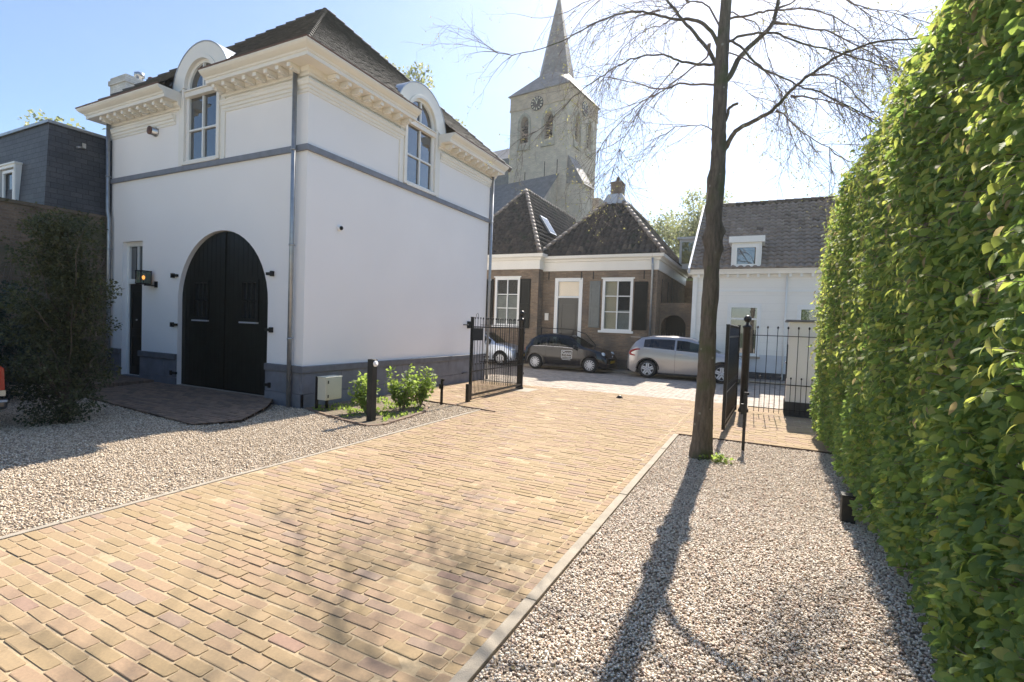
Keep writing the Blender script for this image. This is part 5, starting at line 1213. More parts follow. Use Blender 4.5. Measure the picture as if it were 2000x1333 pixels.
# inner mass of darker leaves, blocking the view through the hedge
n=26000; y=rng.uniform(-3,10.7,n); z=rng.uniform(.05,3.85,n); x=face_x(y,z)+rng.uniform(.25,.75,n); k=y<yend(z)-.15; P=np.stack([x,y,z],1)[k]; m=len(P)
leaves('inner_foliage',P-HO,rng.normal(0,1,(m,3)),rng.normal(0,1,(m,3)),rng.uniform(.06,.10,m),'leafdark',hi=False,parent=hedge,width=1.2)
# low black post half hidden in the hedge
mb=MB(); mb.box(.77,.89,5.92,6.04,0,.26); mb.box(.765,.895,5.915,6.045,.26,.275); o=mb.build('post','wood',bevel=.006); tag(o,'short black wooden post half hidden at the foot of the hedge','post')
# ================================================================ BACKGROUND TREES
def bgtree(loc,h,cw,n,label,mat='leafbg',size=.35,group=None,th=.35,sparse=.5,name='background_tree'):
    o=empty(name,loc,0,label,'tree',group); cl=[];st=[]
    st.append(([(0,0,0),(random.gauss(0,.1),0,h*.5),(random.gauss(0,.3),random.gauss(0,.3),h*.80)],[th*h/18,th*.7*h/18,.03]))
    for k in range(34):
        z0=h*random.uniform(.25,.70); a=random.uniform(0,2*PI); r=cw*random.uniform(.45,1.0)*math.sin(PI*min(.95,max(.12,(z0/h-.1)/.85)))**.6; zt=min(h*.98,z0+h*random.uniform(.08,.25))
        tip=Vector((r*math.cos(a),r*math.sin(a),zt)); st.append(([(0,0,z0),tuple(tip*.55+Vector((0,0,z0*.45+.2))),tuple(tip)],[.10*h/18,.06*h/18,.015]))
        for i in range(3):
            t=(1.0,.9,random.uniform(.5,.9))[i]; c_=Vector((0,0,z0)).lerp(tip,t); s_=cw*random.uniform(.17,.31); cl.append((c_.x,c_.y,c_.z,s_*1.2,s_*1.2,s_*.8))
        for i in range(7):
            q=tip+Vector((random.gauss(0,cw*.12),random.gauss(0,cw*.12),random.uniform(-cw*.05,cw*.12))); st.append(([tuple(tip*.85+Vector((0,0,z0*.15))),tuple(q)],[.02*h/18,.006]))
    P,Dr=clumps(n,cl,sparse); leaves('crown',P,Dr+rng.normal(0,.8,P.shape),np.array([0,0,1.])+rng.normal(0,.8,P.shape),size*rng.uniform(.6,1.3,len(P)),mat,hi=False,parent=o,width=1.2)
    twigmesh('trunk',st,'twig',o,n=5); return o
G='trees beyond the roofs'
bgtree((-24.3,30,0),22.8,3.6,10000,'tall spring tree rising behind the dark roof of the white house',group=G,size=.24)
bgtree((-20.9,31.5,0),16.8,2.0,1500,'small treetop showing just right of the white house roof',group=G,size=.22)
bgtree((-73,32,0),25.2,6.5,4500,'spring treetop between the slate building and the white chimney',group=G,size=.5)
bgtree((-84,34,0),25.6,5,2500,'treetop just showing over the left of the slate building',group=G,size=.5)
for (x,y,h_,cw,lb_,sz) in ((-11.4,58,15.6,4.8,'tree rising nearest the dormer of the brick house',.26),(-7.9,64,19.2,4.6,'tallest pale tree behind the gap between brick and white houses',.28),(-4.9,60,17.3,4.0,'pale tree half hidden by the left edge of the white house roof',.26),(-8.2,50,10.8,3.6,'low dense green tree filling the gap above the gateway wall',.26),(-5.2,46,9.0,3.2,'low green tree right above the arched gateway',.24),(-13.5,66,17,4.2,'faint tree just over the right slope of the brick house roof',.3)):
    bgtree((x,y,0),h_,cw,9000 if h_>12 else 9000,lb_,group=G,size=sz,sparse=.1)
for (x,y,h_,cw,lb_) in ((-26,-28,17,5.5,'broad garden tree behind the viewer mirrored in the upper windows'),(-8,-32,16,5,'garden tree behind the viewer right of the broad one'),(-17,-30,19,6,'garden tree behind the viewer between two others')):
    bgtree((x,y,0),h_,cw,9000,lb_,'leafbg',.45,group='garden trees behind the viewer',sparse=.3)
#@@STREETFURN
# ================================================================ GATES, POSTS, CABINET
def gate_leaf(loc,rz,L,label,plate=False):
    """leaf along local +y from the free end (y=0) to the hinge end (y=L)"""
    o=empty('gate_leaf',loc,rz,label,'gate','open leaves of the iron driveway gate')
    def g_(mb,name,mats='iron',par=None): return link(name,mb.mesh(name,mats),par or o)
    mb=MB(); mb.box(-.03,.03,0,.06,.04,1.98); mb.box(-.03,.03,L-.06,L,.04,2.02); mb.box(-.034,.034,-.004,.064,1.98,1.995)
    mb.box(-.012,.012,.061,L-.061,.12,.17); mb.box(-.012,.012,.061,L-.061,1.745,1.775); mb.box(-.010,.010,.061,L-.061,.70,.725); mb.box(-.010,.010,.061,L-.061,.045,.06)
    g_(mb,'frame')
    n=int(round(L/.135)); sp=(L-.06)/n; mb=MB(); mb2=MB()
    for k in range(1,n):
        y=.03+k*sp; mb.tube([(0,y,.06),(0,y,1.96)],.0075,6); mb.lathe([(.004,1.94),(.014,1.96),(.017,1.975),(.012,1.99),(.002,2.0)],(0,y,0),8)
    for k in range(n):
        y=.03+(k+.5)*sp; mb2.tube([(0,y,.06),(0,y,.86)],.0075,6); mb2.lathe([(.004,.85),(.014,.865),(.016,.88),(.010,.893),(.001,.90)],(0,y,0),8)
    g_(mb,'tall_bars'); g_(mb2,'short_bars')
    mb=MB(); pts=[(0,L-.06,.70),(0,.06,.16)]; g_(MB().tube([(.0,.07,.70),(.0,L*.5,.715),(.0,L-.07,.725)],.008,6),'mid_strap')
    if plate:
        mb=MB(); mb.box(-.03,.03,.062,.50,1.44,1.735); g_(mb,'lock_box'); mb=MB(); mb.tube([(0,.26+.055*math.cos(a),2.03+.055*math.sin(a)) for a in np.linspace(0,2*PI,15)],.006,6,caps=False); g_(mb,'ring')
        mb=MB(); mb.box(-.05,.03,-.10,-.01,.0,.42); g_(mb,'bolt_housing')
    mb=MB()
    for z in (1.62,.45):
        mb.tube([(0,L-.02,z),(0,L+.09,z)],.018,8); mb.lathe([(.028,-.03),(.028,.03)],(0,L+.05,z),8)
    g_(mb,'hinge')
    return o
lf=gate_leaf((-6.12,10.08,0),R(1.0),2.96,'open black iron gate leaf with lock box, left of the driveway',True)
rl=gate_leaf((-.60,10.03,0),R(-1.5),2.82,'open black iron gate leaf right of the driveway, seen nearly edge on')
def gate_post(x,y,label,h=2.05,r=.085):
    o=empty('gate_post',(x,y,0),0,label,'post','round gate posts with ball tops')
    mb=MB(); mb.lathe([(.115,0),(.115,.05),(.095,.08),(r,.12),(r*.97,h-.10),(r*1.12,h-.09),(r*1.15,h-.04),(r*.7,h-.02),(.035,h),(.03,h+.05)],n=20); link('shaft',mb.mesh('shaft','iron'),o)
    mb=MB(); mb.lathe([(.03,h+.03)]+[(.085*math.sin(a),h+.125-.085*math.cos(a)) for a in np.linspace(.35,PI-.02,12)],n=20); link('ball',mb.mesh('ball','iron'),o); return o
gate_post(-6.24,13.02,'round black gate post with ball top left of the driveway'); gate_post(-.36,12.95,'round black gate post with ball top right of the driveway')
def railing(x0,x1,y,sp,label):
    o=empty('railing',((x0+x1)/2,y,0),0,label,'fence'); xm=(x0+x1)/2
    def g_(mb,name,mats='iron'): me=mb.mesh(name,mats); me.transform(Matrix.Translation((-xm,-y,0))); return link(name,me,o)
    mb=MB(); mb.box(x0,x1,y-.007,y+.007,1.795,1.812); mb.box(x0,x1,y-.007,y+.007,.70,.722); mb.box(x0,x1,y-.007,y+.007,.14,.158); g_(mb,'rails')
    a=MB();b=MB(); x=x0+sp*.6
    while x<x1-.02:
        a.tube([(x,y,.05),(x,y,1.98)],.0075,6); a.lathe([(.005,1.955),(.018,1.975),(.022,1.995),(.014,2.015),(.002,2.025)],(x,y,0),8)
        xx=x+sp/2
        if xx<x1-.02: b.tube([(xx,y,.05),(xx,y,.84)],.007,6); b.lathe([(.005,.83),(.016,.85),(.019,.865),(.012,.88),(.002,.888)],(xx,y,0),8)
        x+=sp
    g_(a,'tall_bars'); g_(b,'short_bars'); return o
railing(-.26,1.25,12.86,.205,'black iron railing with ball finials in front of the white pillar')
pg=railing(-7.62,-6.34,13.05,.15,'black iron pedestrian gate between the white house and left gate post')
for z in (.30,1.79):
    mb=MB(); mb.box(X1+.003,X1+.03,13.45,13.62,z-.11,z+.11) ; mb.tube([(X1+.02,13.53,z),(X1+.10,13.2,z),(X1+.12,13.06,z)],.016,8)
    o=mb.build('wall_bracket','iron'); tag(o,'black hinge bracket on the white house wall, '+('lower' if z<1 else 'upper')+' of two by the gate','bracket','hinge brackets on the side wall')
def stop(x,y,h_,label):
    o=empty('gate_stop',(x,y,0),0,label,'post','steel gate stops in the gravel')
    mb=MB(); mb.box(-.022,.022,-.022,.022,0,h_-.04); link('post',mb.mesh('post','iron'),o)
    mb=MB(); mb.box(-.06,.022,-.03,.03,h_*.62,h_*.80); link('catch',mb.mesh('catch','iron'),o); mb=MB(); mb.box(-.018,.05,-.018,.018,h_-.04,h_); link('latch',mb.mesh('latch','iron'),o)
stop(-.215,8.66,.92,'thin grey steel gate stop standing in the pebbles right of the tree'); stop(-6.37,9.30,.58,'thin dark steel gate stop at the gravel edge by the left gate')
# pillar
px0,px1,py0,py1=.50,1.18,12.93,13.60
o=empty('gate_pillar',((px0+px1)/2,(py0+py1)/2,0),0,'white rendered pillar with dark cap and intercom strip beside the hedge','pillar'); inv=Matrix.Translation((-(px0+px1)/2,-(py0+py1)/2,0)); f=lab(o,inv)
mb=MB(); mb.box(px0,px1,py0,py1,.33,2.13); f(mb,'pillar_shaft','stucco'); mb=MB(); mb.box(px0-.02,px1+.02,py0-.02,py1+.02,0,.329); f(mb,'plinth','asphalt')
mb=MB(); mb.box(px0-.07,px1+.07,py0-.07,py1+.07,2.131,2.18); f(mb,'cap_slab','bluecap',None,.006)
mb=MB(); mb.box(px0-.02,px0-.001,py0+.06,py0+.30,.85,1.62); q=f(mb,'intercom_panel','black'); mb=MB(); mb.box(px0-.024,px0-.0205,py0+.13,py0+.21,1.42,1.55); f(mb,'nameplate','steel',q); mb=MB(); mb.lathe([(.018,-.03),(.014,0)],(px0-.02,py0+.2,1.2),8,'x'); f(mb,'button','chrome',q)
# lamp bollard
o=empty('lamp_bollard',(-6.34,7.02,0),0,'black square wooden bollard with round white lamp near its top','bollard')
mb=MB(); mb.box(-.062,.062,-.062,.062,-.05,1.13); q=link('bollard_post',mb.mesh('bollard_post','wood'),o); bv=q.modifiers.new('b','BEVEL'); bv.width=.004
mb=MB(); mb.lathe([(.0,0),(.055,.0),(.055,.018),(.048,.03),(.0,.034)],(.062,0,1.05),20,'x'); link('lamp_lens',mb.mesh('lamp_lens','sign'),o)
# electricity cabinet on two black posts
o=empty('meter_cabinet',(-7.78,7.45,0),0,'small beige metal cabinet on black posts at the corner of the white house','cabinet')
mb=MB()
for x,y in ((-.135,-.26),(-.135,.0)): mb.box(x-.022,x+.022,y-.022,y+.022,0,.68)
link('legs',mb.mesh('legs','iron'),o)
mb=MB(); mb.box(-.10,.13,-.28,.14,.22,.665) ; mb.box(-.11,.14,-.29,.15,.666,.68); q=link('cabinet_body',mb.mesh('cabinet_body','cab'),o); bv=q.modifiers.new('b','BEVEL'); bv.width=.006
mb=MB(); mb.box(.131,.142,-.26,.12,.24,.645); q=link('cabinet_door',mb.mesh('cabinet_door','cab'),o)
for z in (.30,.58): mb=MB(); mb.box(.143,.150,-.245,-.22,z-.03,z+.03); link('hinge',mb.mesh('hinge','iron'),q)
q.parent=o
# floor stop on the drive
mb=MB(); mb.lathe([(.07,0),(.075,.02),(.06,.05),(.03,.07),(.0,.075)],n=14); mb.box(-.09,.09,-.02,.02,0,.02); o=mb.build('floor_stop','iron'); o.location=(-3.35,13.17,0); tag(o,'small dark iron gate stop set in the middle of the drive','gate stop')
# door-step hand rail by the brick house
mb=MB(); q=[at(1058,635,BY-.9),at(1120,640,BY-.9),at(1145,645,BY-.9),at(1163,665,BY-.9)]
mb.tube([(q[0].x,BY-.9,1.75),(q[1].x,BY-.9,1.72),(q[2].x,BY-.9,1.55),(q[3].x,BY-.9,1.12)],.016,8)
for k in (0,1,3): mb.tube([(q[k].x,BY-.9,.08),(q[k].x,BY-.9,(1.75,1.72,0,1.14)[k])],.018,8)
o=mb.build('handrail','iron'); tag(o,'thin black iron handrail at the steps of the brick house door','handrail')
#@@CARS
def smooth(a,b,x): t=min(1,max(0,(x-a)/(b-a))); return t*t*(3-2*t)
def interp(x,pts):
    for k in range(len(pts)-1):
        (a,u),(b,v)=pts[k],pts[k+1]
        if x<=b: return u+(v-u)*(max(0,x-a)/(b-a))
    return pts[-1][1]
def car(name,loc,rz,label,mat,L,W,H,front_ax,rear_ax,wr,belt,top,win,wscreen,rscreen,pillars,hatch_lamp='tail',lower='plastic',spokes=5,glass='carglass',rails=False,sideglass2=None,group=None,grille=True,tyre_w=.2):
    """local x forward, 0 at rear bumper; belt/top: (x,z) polylines"""
    root=empty(name,loc,rz,label,'car',group); hw=W/2; ra=wr*1.17
    xs=sorted(set([round(x,4) for x in np.linspace(0,L,64)]+[round(ax+ra*q,4) for ax in (front_ax,rear_ax) for q in np.linspace(-1,1,17)]+[a for a,b in pillars]+[b for a,b in pillars]+list(wscreen)+list(rscreen)))
    def plan(x):
        e=min(x,L-x); return hw*(.80+.20*min(1,max(0,e)/.42)**.5) if e<.42 else hw
    def zb(x):
        z=.20+.12*smooth(.25,0,x)+.06*smooth(L-.3,L,x)
        for ax in (front_ax,rear_ax):
            d=abs(x-ax)
            if d<ra: z=max(z,wr+math.sqrt(ra*ra-d*d)*1.0-.0)
        return z
    NL,NU=9,12
    def section(x):
        w_=plan(x); b0=zb(x); bl=interp(x,belt); tp=max(interp(x,top),bl+.012); out=[]
        b0=min(b0,bl-.06)
        for k in range(NL+1):
            t=k/NL; z=b0+(bl-b0)*t; zz=(z-.2)/(bl-.2)
            out.append((w_*(.945+.055*math.sin(PI*min(1,max(0,zz)**.8)*.62+.25)) if zz<.55 else w_*(1.0-.05*((zz-.55)/.45)**2),z))
        y0=out[-1][0]; h=tp-bl; yr=y0-(hw*.23)*min(1,h/.42)-.05
        for k in range(1,NU+1):
            t=k/NU
            if t<=.5: q=t/.5; out.append((y0+(yr-y0)*q**1.15,bl+(h*.86)*q))
            else: a=(t-.5)/.5*PI/2; out.append((yr*math.cos(a)**.75 if k<NU else 0,bl+h*.86+h*.14*math.sin(a)))
        return out
    S=[section(x) for x in xs]; body=MB(); glassm={}
    def kind(xm,k):
        if k<NL: return None
        q=k-NL
        if 0<=q<=int(NU*.5)-1 :
            if q==0 or q==int(NU*.5)-1: 
                if not(q==0): pass
            bl=interp(xm,belt); tp=interp(xm,top)
            if tp-bl<.10: return None
            for pi,(a,b) in enumerate(pillars):
                if a<=xm<=b and 0<=q<=int(NU*.5)-2: return 'side%d'%pi
            return None
        if q>=int(NU*.5):
            if wscreen[0]<=xm<=wscreen[1]: return 'windscreen'
            if rscreen[0]<=xm<=rscreen[1]: return 'rear_screen'
        return None
    for sg in (-1,1):
        for i in range(len(xs)-1):
            xm=(xs[i]+xs[i+1])/2
            for k in range(NL+NU):
                kd=kind(xm,k); tgt=body
                if kd: tgt=glassm.setdefault((kd,sg) if kd.startswith('side') else (kd,0),MB())
                a=[(xs[i],sg*S[i][k][0],S[i][k][1]),(xs[i+1],sg*S[i+1][k][0],S[i+1][k][1]),(xs[i+1],sg*S[i+1][k+1][0],S[i+1][k+1][1]),(xs[i],sg*S[i][k+1][0],S[i][k+1][1])]
                if sg<0: a=a[::-1]
                tgt.F([tgt.P(p) for p in a],0,True)
    for i in (0,len(xs)-1):
        pts=[(xs[i],y,z) for y,z in S[i]]+[(xs[i],-y,z) for y,z in S[i][::-1][1:]]; body.F([body.P(p) for p in pts])
    def fin(mb,nm,mt_,p=None,merge=True):
        me=mb.mesh(nm,mt_,recalc=False)
        if merge:
            bm=bmesh.new(); bm.from_mesh(me); bmesh.ops.remove_doubles(bm,verts=bm.verts,dist=.0005); bmesh.ops.recalc_face_normals(bm,faces=bm.faces); bm.to_mesh(me); bm.free()
        return link(nm,me,p or root)
    bo=fin(body,'body',mat)
    for (kd,sg),g in glassm.items():
        gm=glass
        if sideglass2 and kd in sideglass2: gm='darkglass'
        fin(g,'window' if kd.startswith('side') else kd,gm)
    # lower cladding, arches, underside
    mb=MB(); mb.box(.35,L-.35,-hw*.80,hw*.80,.17,.34)
    for sg in (-1,1):
        mb.box(rear_ax+ra,front_ax-ra,sg*(hw-.05),sg*(hw+.004),.17,.235)
    mb.box(.02,.30,-hw*.78,hw*.78,.22,.36); mb.box(L-.30,L-.02,-hw*.78,hw*.78,.2,.34); fin(mb,'underbody',lower,merge=False)
    for ax in (front_ax,rear_ax):
        for sg in (-1,1):
            mb=MB(); n=20
            o_=[(ax+(ra+.035)*math.cos(PI*k/n),wr+(ra+.035)*math.sin(PI*k/n)) for k in range(n+1)]; i_=[(ax+(ra-.01)*math.cos(PI*k/n),wr+(ra-.01)*math.sin(PI*k/n)) for k in range(n+1)]
            sf=lambda u,v,n_,sg=sg:(u,sg*(hw*.99+n_),v); mb.ring(o_,i_,sf,-.30,.012,closed=False); fin(mb,'wheel_arch',lower,merge=False)
            we=empty('wheel',(0,0,0)); we.parent=root; we.location=(ax,sg*(hw-.10),wr)
            mb=MB(); tw2=tyre_w/2; mb.lathe([(wr*.62,-tw2),(wr*.93,-tw2),(wr,-tw2*.7),(wr,tw2*.7),(wr*.93,tw2),(wr*.62,tw2)],n=32,axis='y',caps=False); t_=link('tyre',mb.mesh('tyre','tyre'),we)
            mb=MB(); s2=sg
            mb.lathe([(wr*.62,s2*(tw2-.01)),(wr*.645,s2*(tw2+.004)),(wr*.675,s2*(tw2+.003)),(wr*.62,s2*(tw2-.03))],n=32,axis='y',caps=False)
            for k in range(spokes):
                a0=2*PI*k/spokes; m3=Matrix.Rotation(a0,4,'Y'); mb.T=m3
                wd=.055 if spokes<8 else .019
                for off in ((-.035,.035) if spokes<8 else (0,)): 
                    mb.box(off-wd/2 if spokes<8 else -wd,off+wd/2 if spokes<8 else wd,s2*(tw2-.035),s2*(tw2-.005),.03,wr*.63)
            mb.T=None; mb.lathe([(.055,s2*(tw2-.04)),(.05,s2*(tw2+.0)),(.0,s2*(tw2+.004))],n=14,axis='y'); link('rim',mb.mesh('rim','rim'),we)
            mb=MB(); mb.lathe([(0,s2*(tw2-.06)),(wr*.62,s2*(tw2-.06)),(wr*.62,s2*(tw2-.065)),(0,s2*(tw2-.07))],n=24,axis='y'); link('brake_disc',mb.mesh('brake_disc','plastic'),we)
    def side_y(x,z):
        s_=section(x)
        for k in range(len(s_)-1):
            if s_[k][1]<=z<=s_[k+1][1]: t=(z-s_[k][1])/max(1e-6,s_[k+1][1]-s_[k][1]); return s_[k][0]+(s_[k+1][0]-s_[k][0])*t
        return s_[NL][0]
    # chrome waist strip, door shut lines, handles
    for sg in (-1,1):
        mb=MB(); P_=[]
        x=pillars[0][0]
        while x<pillars[-1][1]+.02: P_.append((x,sg*(side_y(x,interp(x,belt))+.004),interp(x,belt)+.0)); x+=.1
        mb.tube(P_,.010,6); fin(mb,'waist_trim','chrome',merge=False)
        for (xd,z0,z1) in [(pillars[-1][1]-.02,.26,None)]+[(p[0]-.03,.26,None) for p in pillars[1:]]:
            mb=MB(); zt=interp(xd,belt); P_=[(xd,sg*(side_y(xd,z0+(zt-z0)*k/8)+.0015),z0+(zt-z0)*k/8) for k in range(9)]; mb.tube(P_,.004,4); fin(mb,'door_gap','plastic',merge=False)
        for p in pillars[-2:] if len(pillars)>1 else pillars:
            hx=p[0]+.16; hz=interp(hx,belt)-.12; mb=MB(); mb.box(hx-.09,hx+.09,sg*(side_y(hx,hz)-.004),sg*(side_y(hx,hz)+.022),hz-.014,hz+.014); fin(mb,'door_handle',mat,merge=False)
        mx=pillars[-1][1]-.12; mz=interp(mx,belt)+.06; mb=MB(); 
        mb.T=Matrix.Translation((mx,sg*(side_y(mx,mz-.06)+.10),mz))@Matrix.Scale(.6,4,(1,0,0)); mb.lathe([(.02,-.10),(.085,-.085),(.095,0),(.085,.07),(.03,.085)],n=14,axis='y'); mb.T=None
        mb.box(mx-.02,mx+.02,sg*(side_y(mx,mz-.06)-.02),sg*(side_y(mx,mz-.06)+.04),mz-.06,mz-.035); fin(mb,'wing_mirror',mat if not name=='compact_car' else 'plastic',merge=False)
        if rails:
            mb=MB(); P_=[]
            for k in range(13): x=.75+(wscreen[0]-.75)*k/12; s_=section(x); P_.append((x,sg*(s_[NL+int(NU*.5)+1][0]-.01),s_[NL+int(NU*.5)+1][1]+(.03 if 0<k<12 else .0)))
            mb.tube(P_,.014,6); fin(mb,'roof_rail','chrome',merge=False)
    # seats and dash
    mb=MB(); fl=.42
    for cx in ((wscreen[0]-.95),(wscreen[0]-1.75)):
        for sg in (-1,1):
            y=sg*hw*.42; mb.box(cx-.05,cx+.42,y-.22,y+.22,fl,fl+.17); mb.box(cx-.12,cx+.0,y-.21,y+.21,fl+.14,fl+.64); mb.box(cx-.14,cx-.05,y-.12,y+.12,fl+.66,fl+.84)
    mb.box(wscreen[0]-.05,wscreen[1]+.05,-hw*.72,hw*.72,.6,interp(wscreen[1],belt)-.06); o=fin(mb,'seats','seat',merge=False); bv=o.modifiers.new('b','BEVEL'); bv.width=.03; bv.segments=2
    return root,section,side_y,fin,hw
def ellipsoid(mb,c,r,n=14):
    rings=[]
    for i in range(9):
        a=PI*i/8; rings.append([mb.P((c[0]+r[0]*math.cos(a),c[1]+r[1]*math.sin(a)*math.cos(2*PI*j/n),c[2]+r[2]*math.sin(a)*math.sin(2*PI*j/n))) for j in range(n)])
    for i in range(8):
        for j in range(n): mb.F((rings[i][j],rings[i][(j+1)%n],rings[i+1][(j+1)%n],rings[i+1][j]),0,True)
def text(body,size,parent,loc,rot,mat,name='lettering',ext=.002,align='CENTER'):
    cu=bpy.data.curves.new(name,'FONT'); cu.body=body; cu.size=size; cu.extrude=ext; cu.align_x=align; cu.align_y='CENTER'
    o=bpy.data.objects.new(name,cu); col.objects.link(o); bpy.context.view_layer.update()
    me=bpy.data.meshes.new_from_object(o); bpy.data.objects.remove(o); me.materials.clear(); me.materials.append(MT[mat])
    o=link(name,me,parent); o.location=loc; o.rotation_euler=rot; return o
# small black car
bc,sec,sy,fin,hw=car('compact_car',(-9.24,20.40,0),R(-1.5),'small black hatchback with a white framed sign on its door, parked at the brick house','carblack',3.72,1.66,1.55,3.02,.58,.315,
  [(0,.86),(.3,.98),(.9,1.0),(1.8,.985),(2.6,.95),(3.1,.90),(3.5,.76),(3.72,.52)],[(0,.88),(.10,1.05),(.32,1.32),(.55,1.47),(.95,1.545),(1.5,1.56),(1.95,1.50),(2.2,1.38),(2.45,1.20),(2.72,1.02),(3.05,.965),(3.35,.90),(3.58,.76),(3.72,.60)],None,(1.98,2.74),(.08,.46),[(.42,1.02),(1.10,2.50)],spokes=12,lower='carblack')
for sg in (-1,1):
    mb=MB(); ellipsoid(mb,(3.50,sg*hw*.74,.74),(.10,.12,.115)); fin(mb,'headlight','lamplens',merge=False)
    mb=MB(); ellipsoid(mb,(3.58,sg*hw*.72,.53),(.08,.09,.065)); fin(mb,'headlight','lamplens',merge=False)
    mb=MB(); mb.box(3.50,3.735,sg*hw*.55,sg*hw*.80,.375,.395); fin(mb,'bumper_trim','chrome',merge=False)
    mb=MB(); ellipsoid(mb,(.07,sg*hw*.76,.78),(.06,.08,.14)); fin(mb,'tail_light','redlamp',merge=False)
mb=MB(); mb.box(3.715,3.74,-.26,.26,.40,.50); fin(mb,'number_plate','plate',merge=False)
mb=MB(); mb.tube([(3.72,-.42,.62),(3.745,0,.60),(3.72,.42,.62)],.009,6); mb.lathe([(.05,.0),(.05,.02),(0,.03)],(3.70,0,.66),12,'x'); fin(mb,'grille_badge','chrome',merge=False)
# door sign, on the side towards the viewer (local -y)
sx,sz=2.02,.70; yy=-(sy(sx,sz)+.006)
mb=MB(); w_,h_=.235,.165; rs=lambda a,b,c,d:[(a+(b-a)*i/8,c) for i in range(8)]+[(b,c+(d-c)*i/8) for i in range(8)]+[(b-(b-a)*i/8,d) for i in range(8)]+[(a,d-(d-c)*i/8) for i in range(8)]; mb.ring(rs(sx-w_,sx+w_,sz-h_,sz+h_),rs(sx-w_+.014,sx+w_-.014,sz-h_+.014,sz+h_-.014),lambda u,v,n:(u,-(sy(u,v)+.003+n),v),0,.005); sg_=fin(mb,'door_sign','sign',merge=False)
text('Guus',.185,sg_,(sx,yy-.006,sz+.055),(R(90),0,0),'sign'); text('van Happe',.092,sg_,(sx,yy-.006,sz-.085),(R(90),0,0),'sign'); text('Timmerwerken',.062,sg_,(sx-.02,-(sy(sx,.49)+.008),.487),(R(90),0,0),'sign')
# grey crossover
gc,sec,sy,fin,hw=car('crossover_car',(-4.72,20.22,0),R(.5),'silver grey crossover parked behind the lime trunk, right of the black hatchback','cargrey',4.26,1.76,1.64,3.42,.80,.345,
  [(0,.92),(.25,1.12),(.7,1.16),(1.2,1.13),(2.0,1.08),(2.9,1.02),(3.3,.97),(3.9,.86),(4.26,.62)],[(0,.96),(.10,1.15),(.30,1.42),(.48,1.55),(.9,1.62),(1.6,1.64),(2.2,1.60),(2.6,1.48),(2.95,1.28),(3.28,1.08),(3.7,1.02),(4.0,.92),(4.18,.78),(4.26,.66)],None,(2.55,3.30),(.08,.44),[(.62,1.75),(1.82,2.95)],spokes=5,rails=True,sideglass2=('side0',),glass='carglass')
for sg in (-1,1):
    mb=MB(); P_=[(.06,.95),(.30,1.10),(.52,1.12),(.50,1.06),(.30,1.02),(.16,.90),(.26,.86),(.22,.82),(.05,.86)]
    P_=[(.50,1.085),(.40,1.08),(.30,1.06),(.20,1.02),(.12,.97),(.09,.91),(.14,.87),(.24,.85),(.32,.84)]; mb.tube([(u,sg*(sy(max(u,.06),v)-.008),v) for u,v in P_],[.02,.03,.038,.045,.05,.05,.04,.03,.02],8); fin(mb,'tail_light','redlamp',merge=False)
    mb=MB(); ellipsoid(mb,(4.0,sg*hw*.78,.80),(.20,.09,.07)); fin(mb,'headlight','lamplens',merge=False)
mb=MB(); mb.box(-.06,.16,-hw*.80,hw*.80,.30,.62); mb.box(-.13,-.02,-.06,.06,.40,.45); q=fin(mb,'rear_bumper','plastic',merge=False); bv=q.modifiers.new('b','BEVEL'); bv.width=.04; bv.segments=3
mb=MB(); mb.box(-.02,.02,-.26,.26,.66,.77); fin(mb,'number_plate','plate',merge=False)
mb=MB(); mb.box(.05,.42,-hw*.62,hw*.62,1.52,1.55); fin(mb,'roof_spoiler','cargrey',merge=False)
# pale car behind the left gate
sc_,sec,sy,fin,hw=car('hatchback_car',(-13.45,20.75,0),R(-1.5),'pale blue hatchback seen through the bars of the left gate, nose towards the black car','carsilver',3.62,1.66,1.50,2.95,.62,.30,
  [(0,.86),(.3,.98),(.9,1.0),(1.8,.97),(2.6,.92),(3.1,.86),(3.62,.62)],[(0,.88),(.10,1.05),(.32,1.32),(.55,1.44),(.95,1.50),(1.5,1.50),(1.95,1.44),(2.4,1.18),(2.65,1.0),(3.1,.93),(3.45,.84),(3.62,.70)],None,(1.95,2.68),(.08,.46),[(.42,1.2),(1.28,2.40)],spokes=7)
mb=MB(); mb.box(3.60,3.66,-.55,.55,.30,.60); fin(mb,'grille','plastic',merge=False)
mb=MB(); mb.box(3.661,3.675,-.26,.26,.42,.53); fin(mb,'number_plate','plate',merge=False)
for sg in (-1,1): mb=MB(); ellipsoid(mb,(3.45,sg*hw*.72,.72),(.16,.12,.08)); fin(mb,'headlight','lamplens',merge=False)
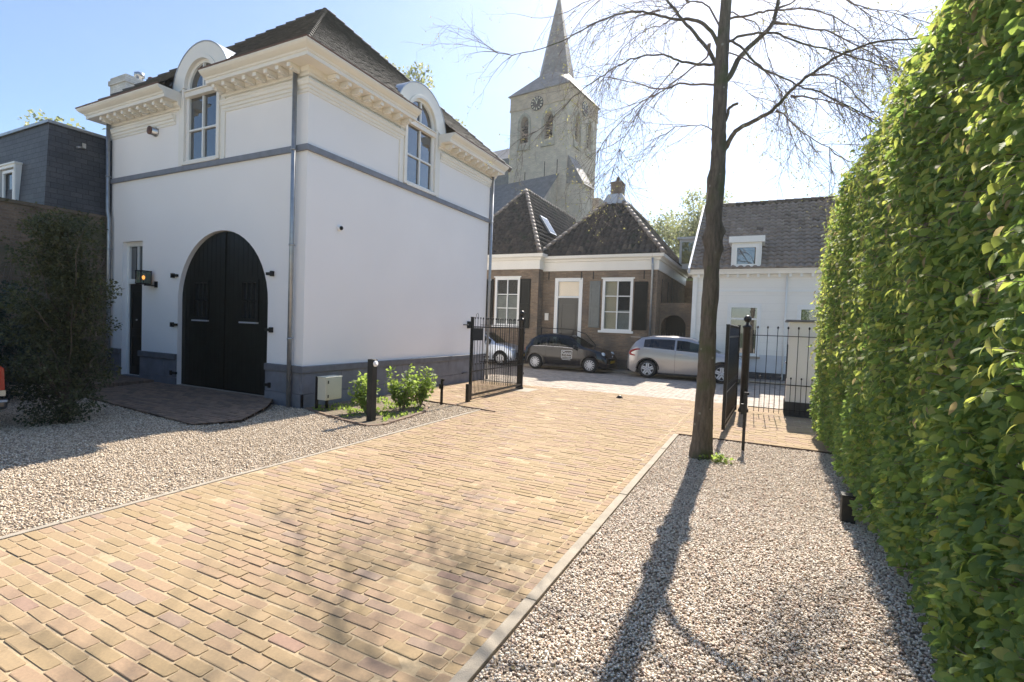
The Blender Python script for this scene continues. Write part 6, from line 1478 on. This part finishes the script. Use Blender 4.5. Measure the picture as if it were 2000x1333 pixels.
# dark car at the far left, tail towards the viewer
dc,sec,sy,fin,hw=car('estate_car',(-10.02,2.36,0),R(180),'dark car at the left edge with only its tall red tail lamp and bumper showing','cargreen',4.5,1.80,1.46,3.6,.95,.32,
  [(0,.98),(.3,1.0),(1.5,.98),(2.8,.94),(3.6,.86),(4.2,.76),(4.5,.6)],[(0,1.0),(.15,1.2),(.4,1.40),(.9,1.46),(2,1.46),(2.6,1.40),(3.0,1.18),(3.3,1.0),(4,.9),(4.5,.68)],None,(2.5,3.35),(.08,.40),[(.5,1.4),(1.48,2.3),(2.36,3.0)],spokes=7,lower='cargreen')
for sg in (-1,1):
    mb=MB(); mb.prism([(hw*.60,.62),(hw*.985,.62),(hw*.97,.94),(hw*.86,1.03),(hw*.62,1.03)],lambda u,v,n,sg=sg:(-.05+n-.04*(v-.6),sg*u,v),-.02,.13); q=fin(mb,'tail_light','redlamp',merge=False)
    mb=MB(); mb.box(-.085,.10,sg*hw*.60,sg*hw*.99,.535,.617); fin(mb,'reversing_light','creamlens',q,merge=False)
mb=MB(); mb.box(-.16,.25,-hw*1.0,hw*1.0,.34,.50); q=fin(mb,'rear_bumper','cargreen',merge=False); bv=q.modifiers.new('b','BEVEL'); bv.width=.05; bv.segments=3
mb=MB(); mb.box(-.172,-.10,-hw*.98,hw*.98,.455,.485); fin(mb,'bumper_trim','zincl',merge=False)
# ---------------------------------------------------------------- thin haze volume, added to imitate veiling glare
mb=MB(); mb.box(-130,40,-40,110,-1.2,60); m=bpy.data.materials.new('glare_haze'); m.use_nodes=True; n=m.node_tree; n.nodes.clear()
pv=n.nodes.new('ShaderNodeVolumePrincipled'); pv.inputs['Color'].default_value=(1,.985,.96,1); pv.inputs['Density'].default_value=HAZE; pv.inputs['Anisotropy'].default_value=.55
mo=n.nodes.new('ShaderNodeOutputMaterial'); n.links.new(pv.outputs[0],mo.inputs['Volume'])
hz=mb.build('haze',m); hz['kind']='stuff'; hz['label']='thin haze volume added to imitate lens glare over the street and the church'
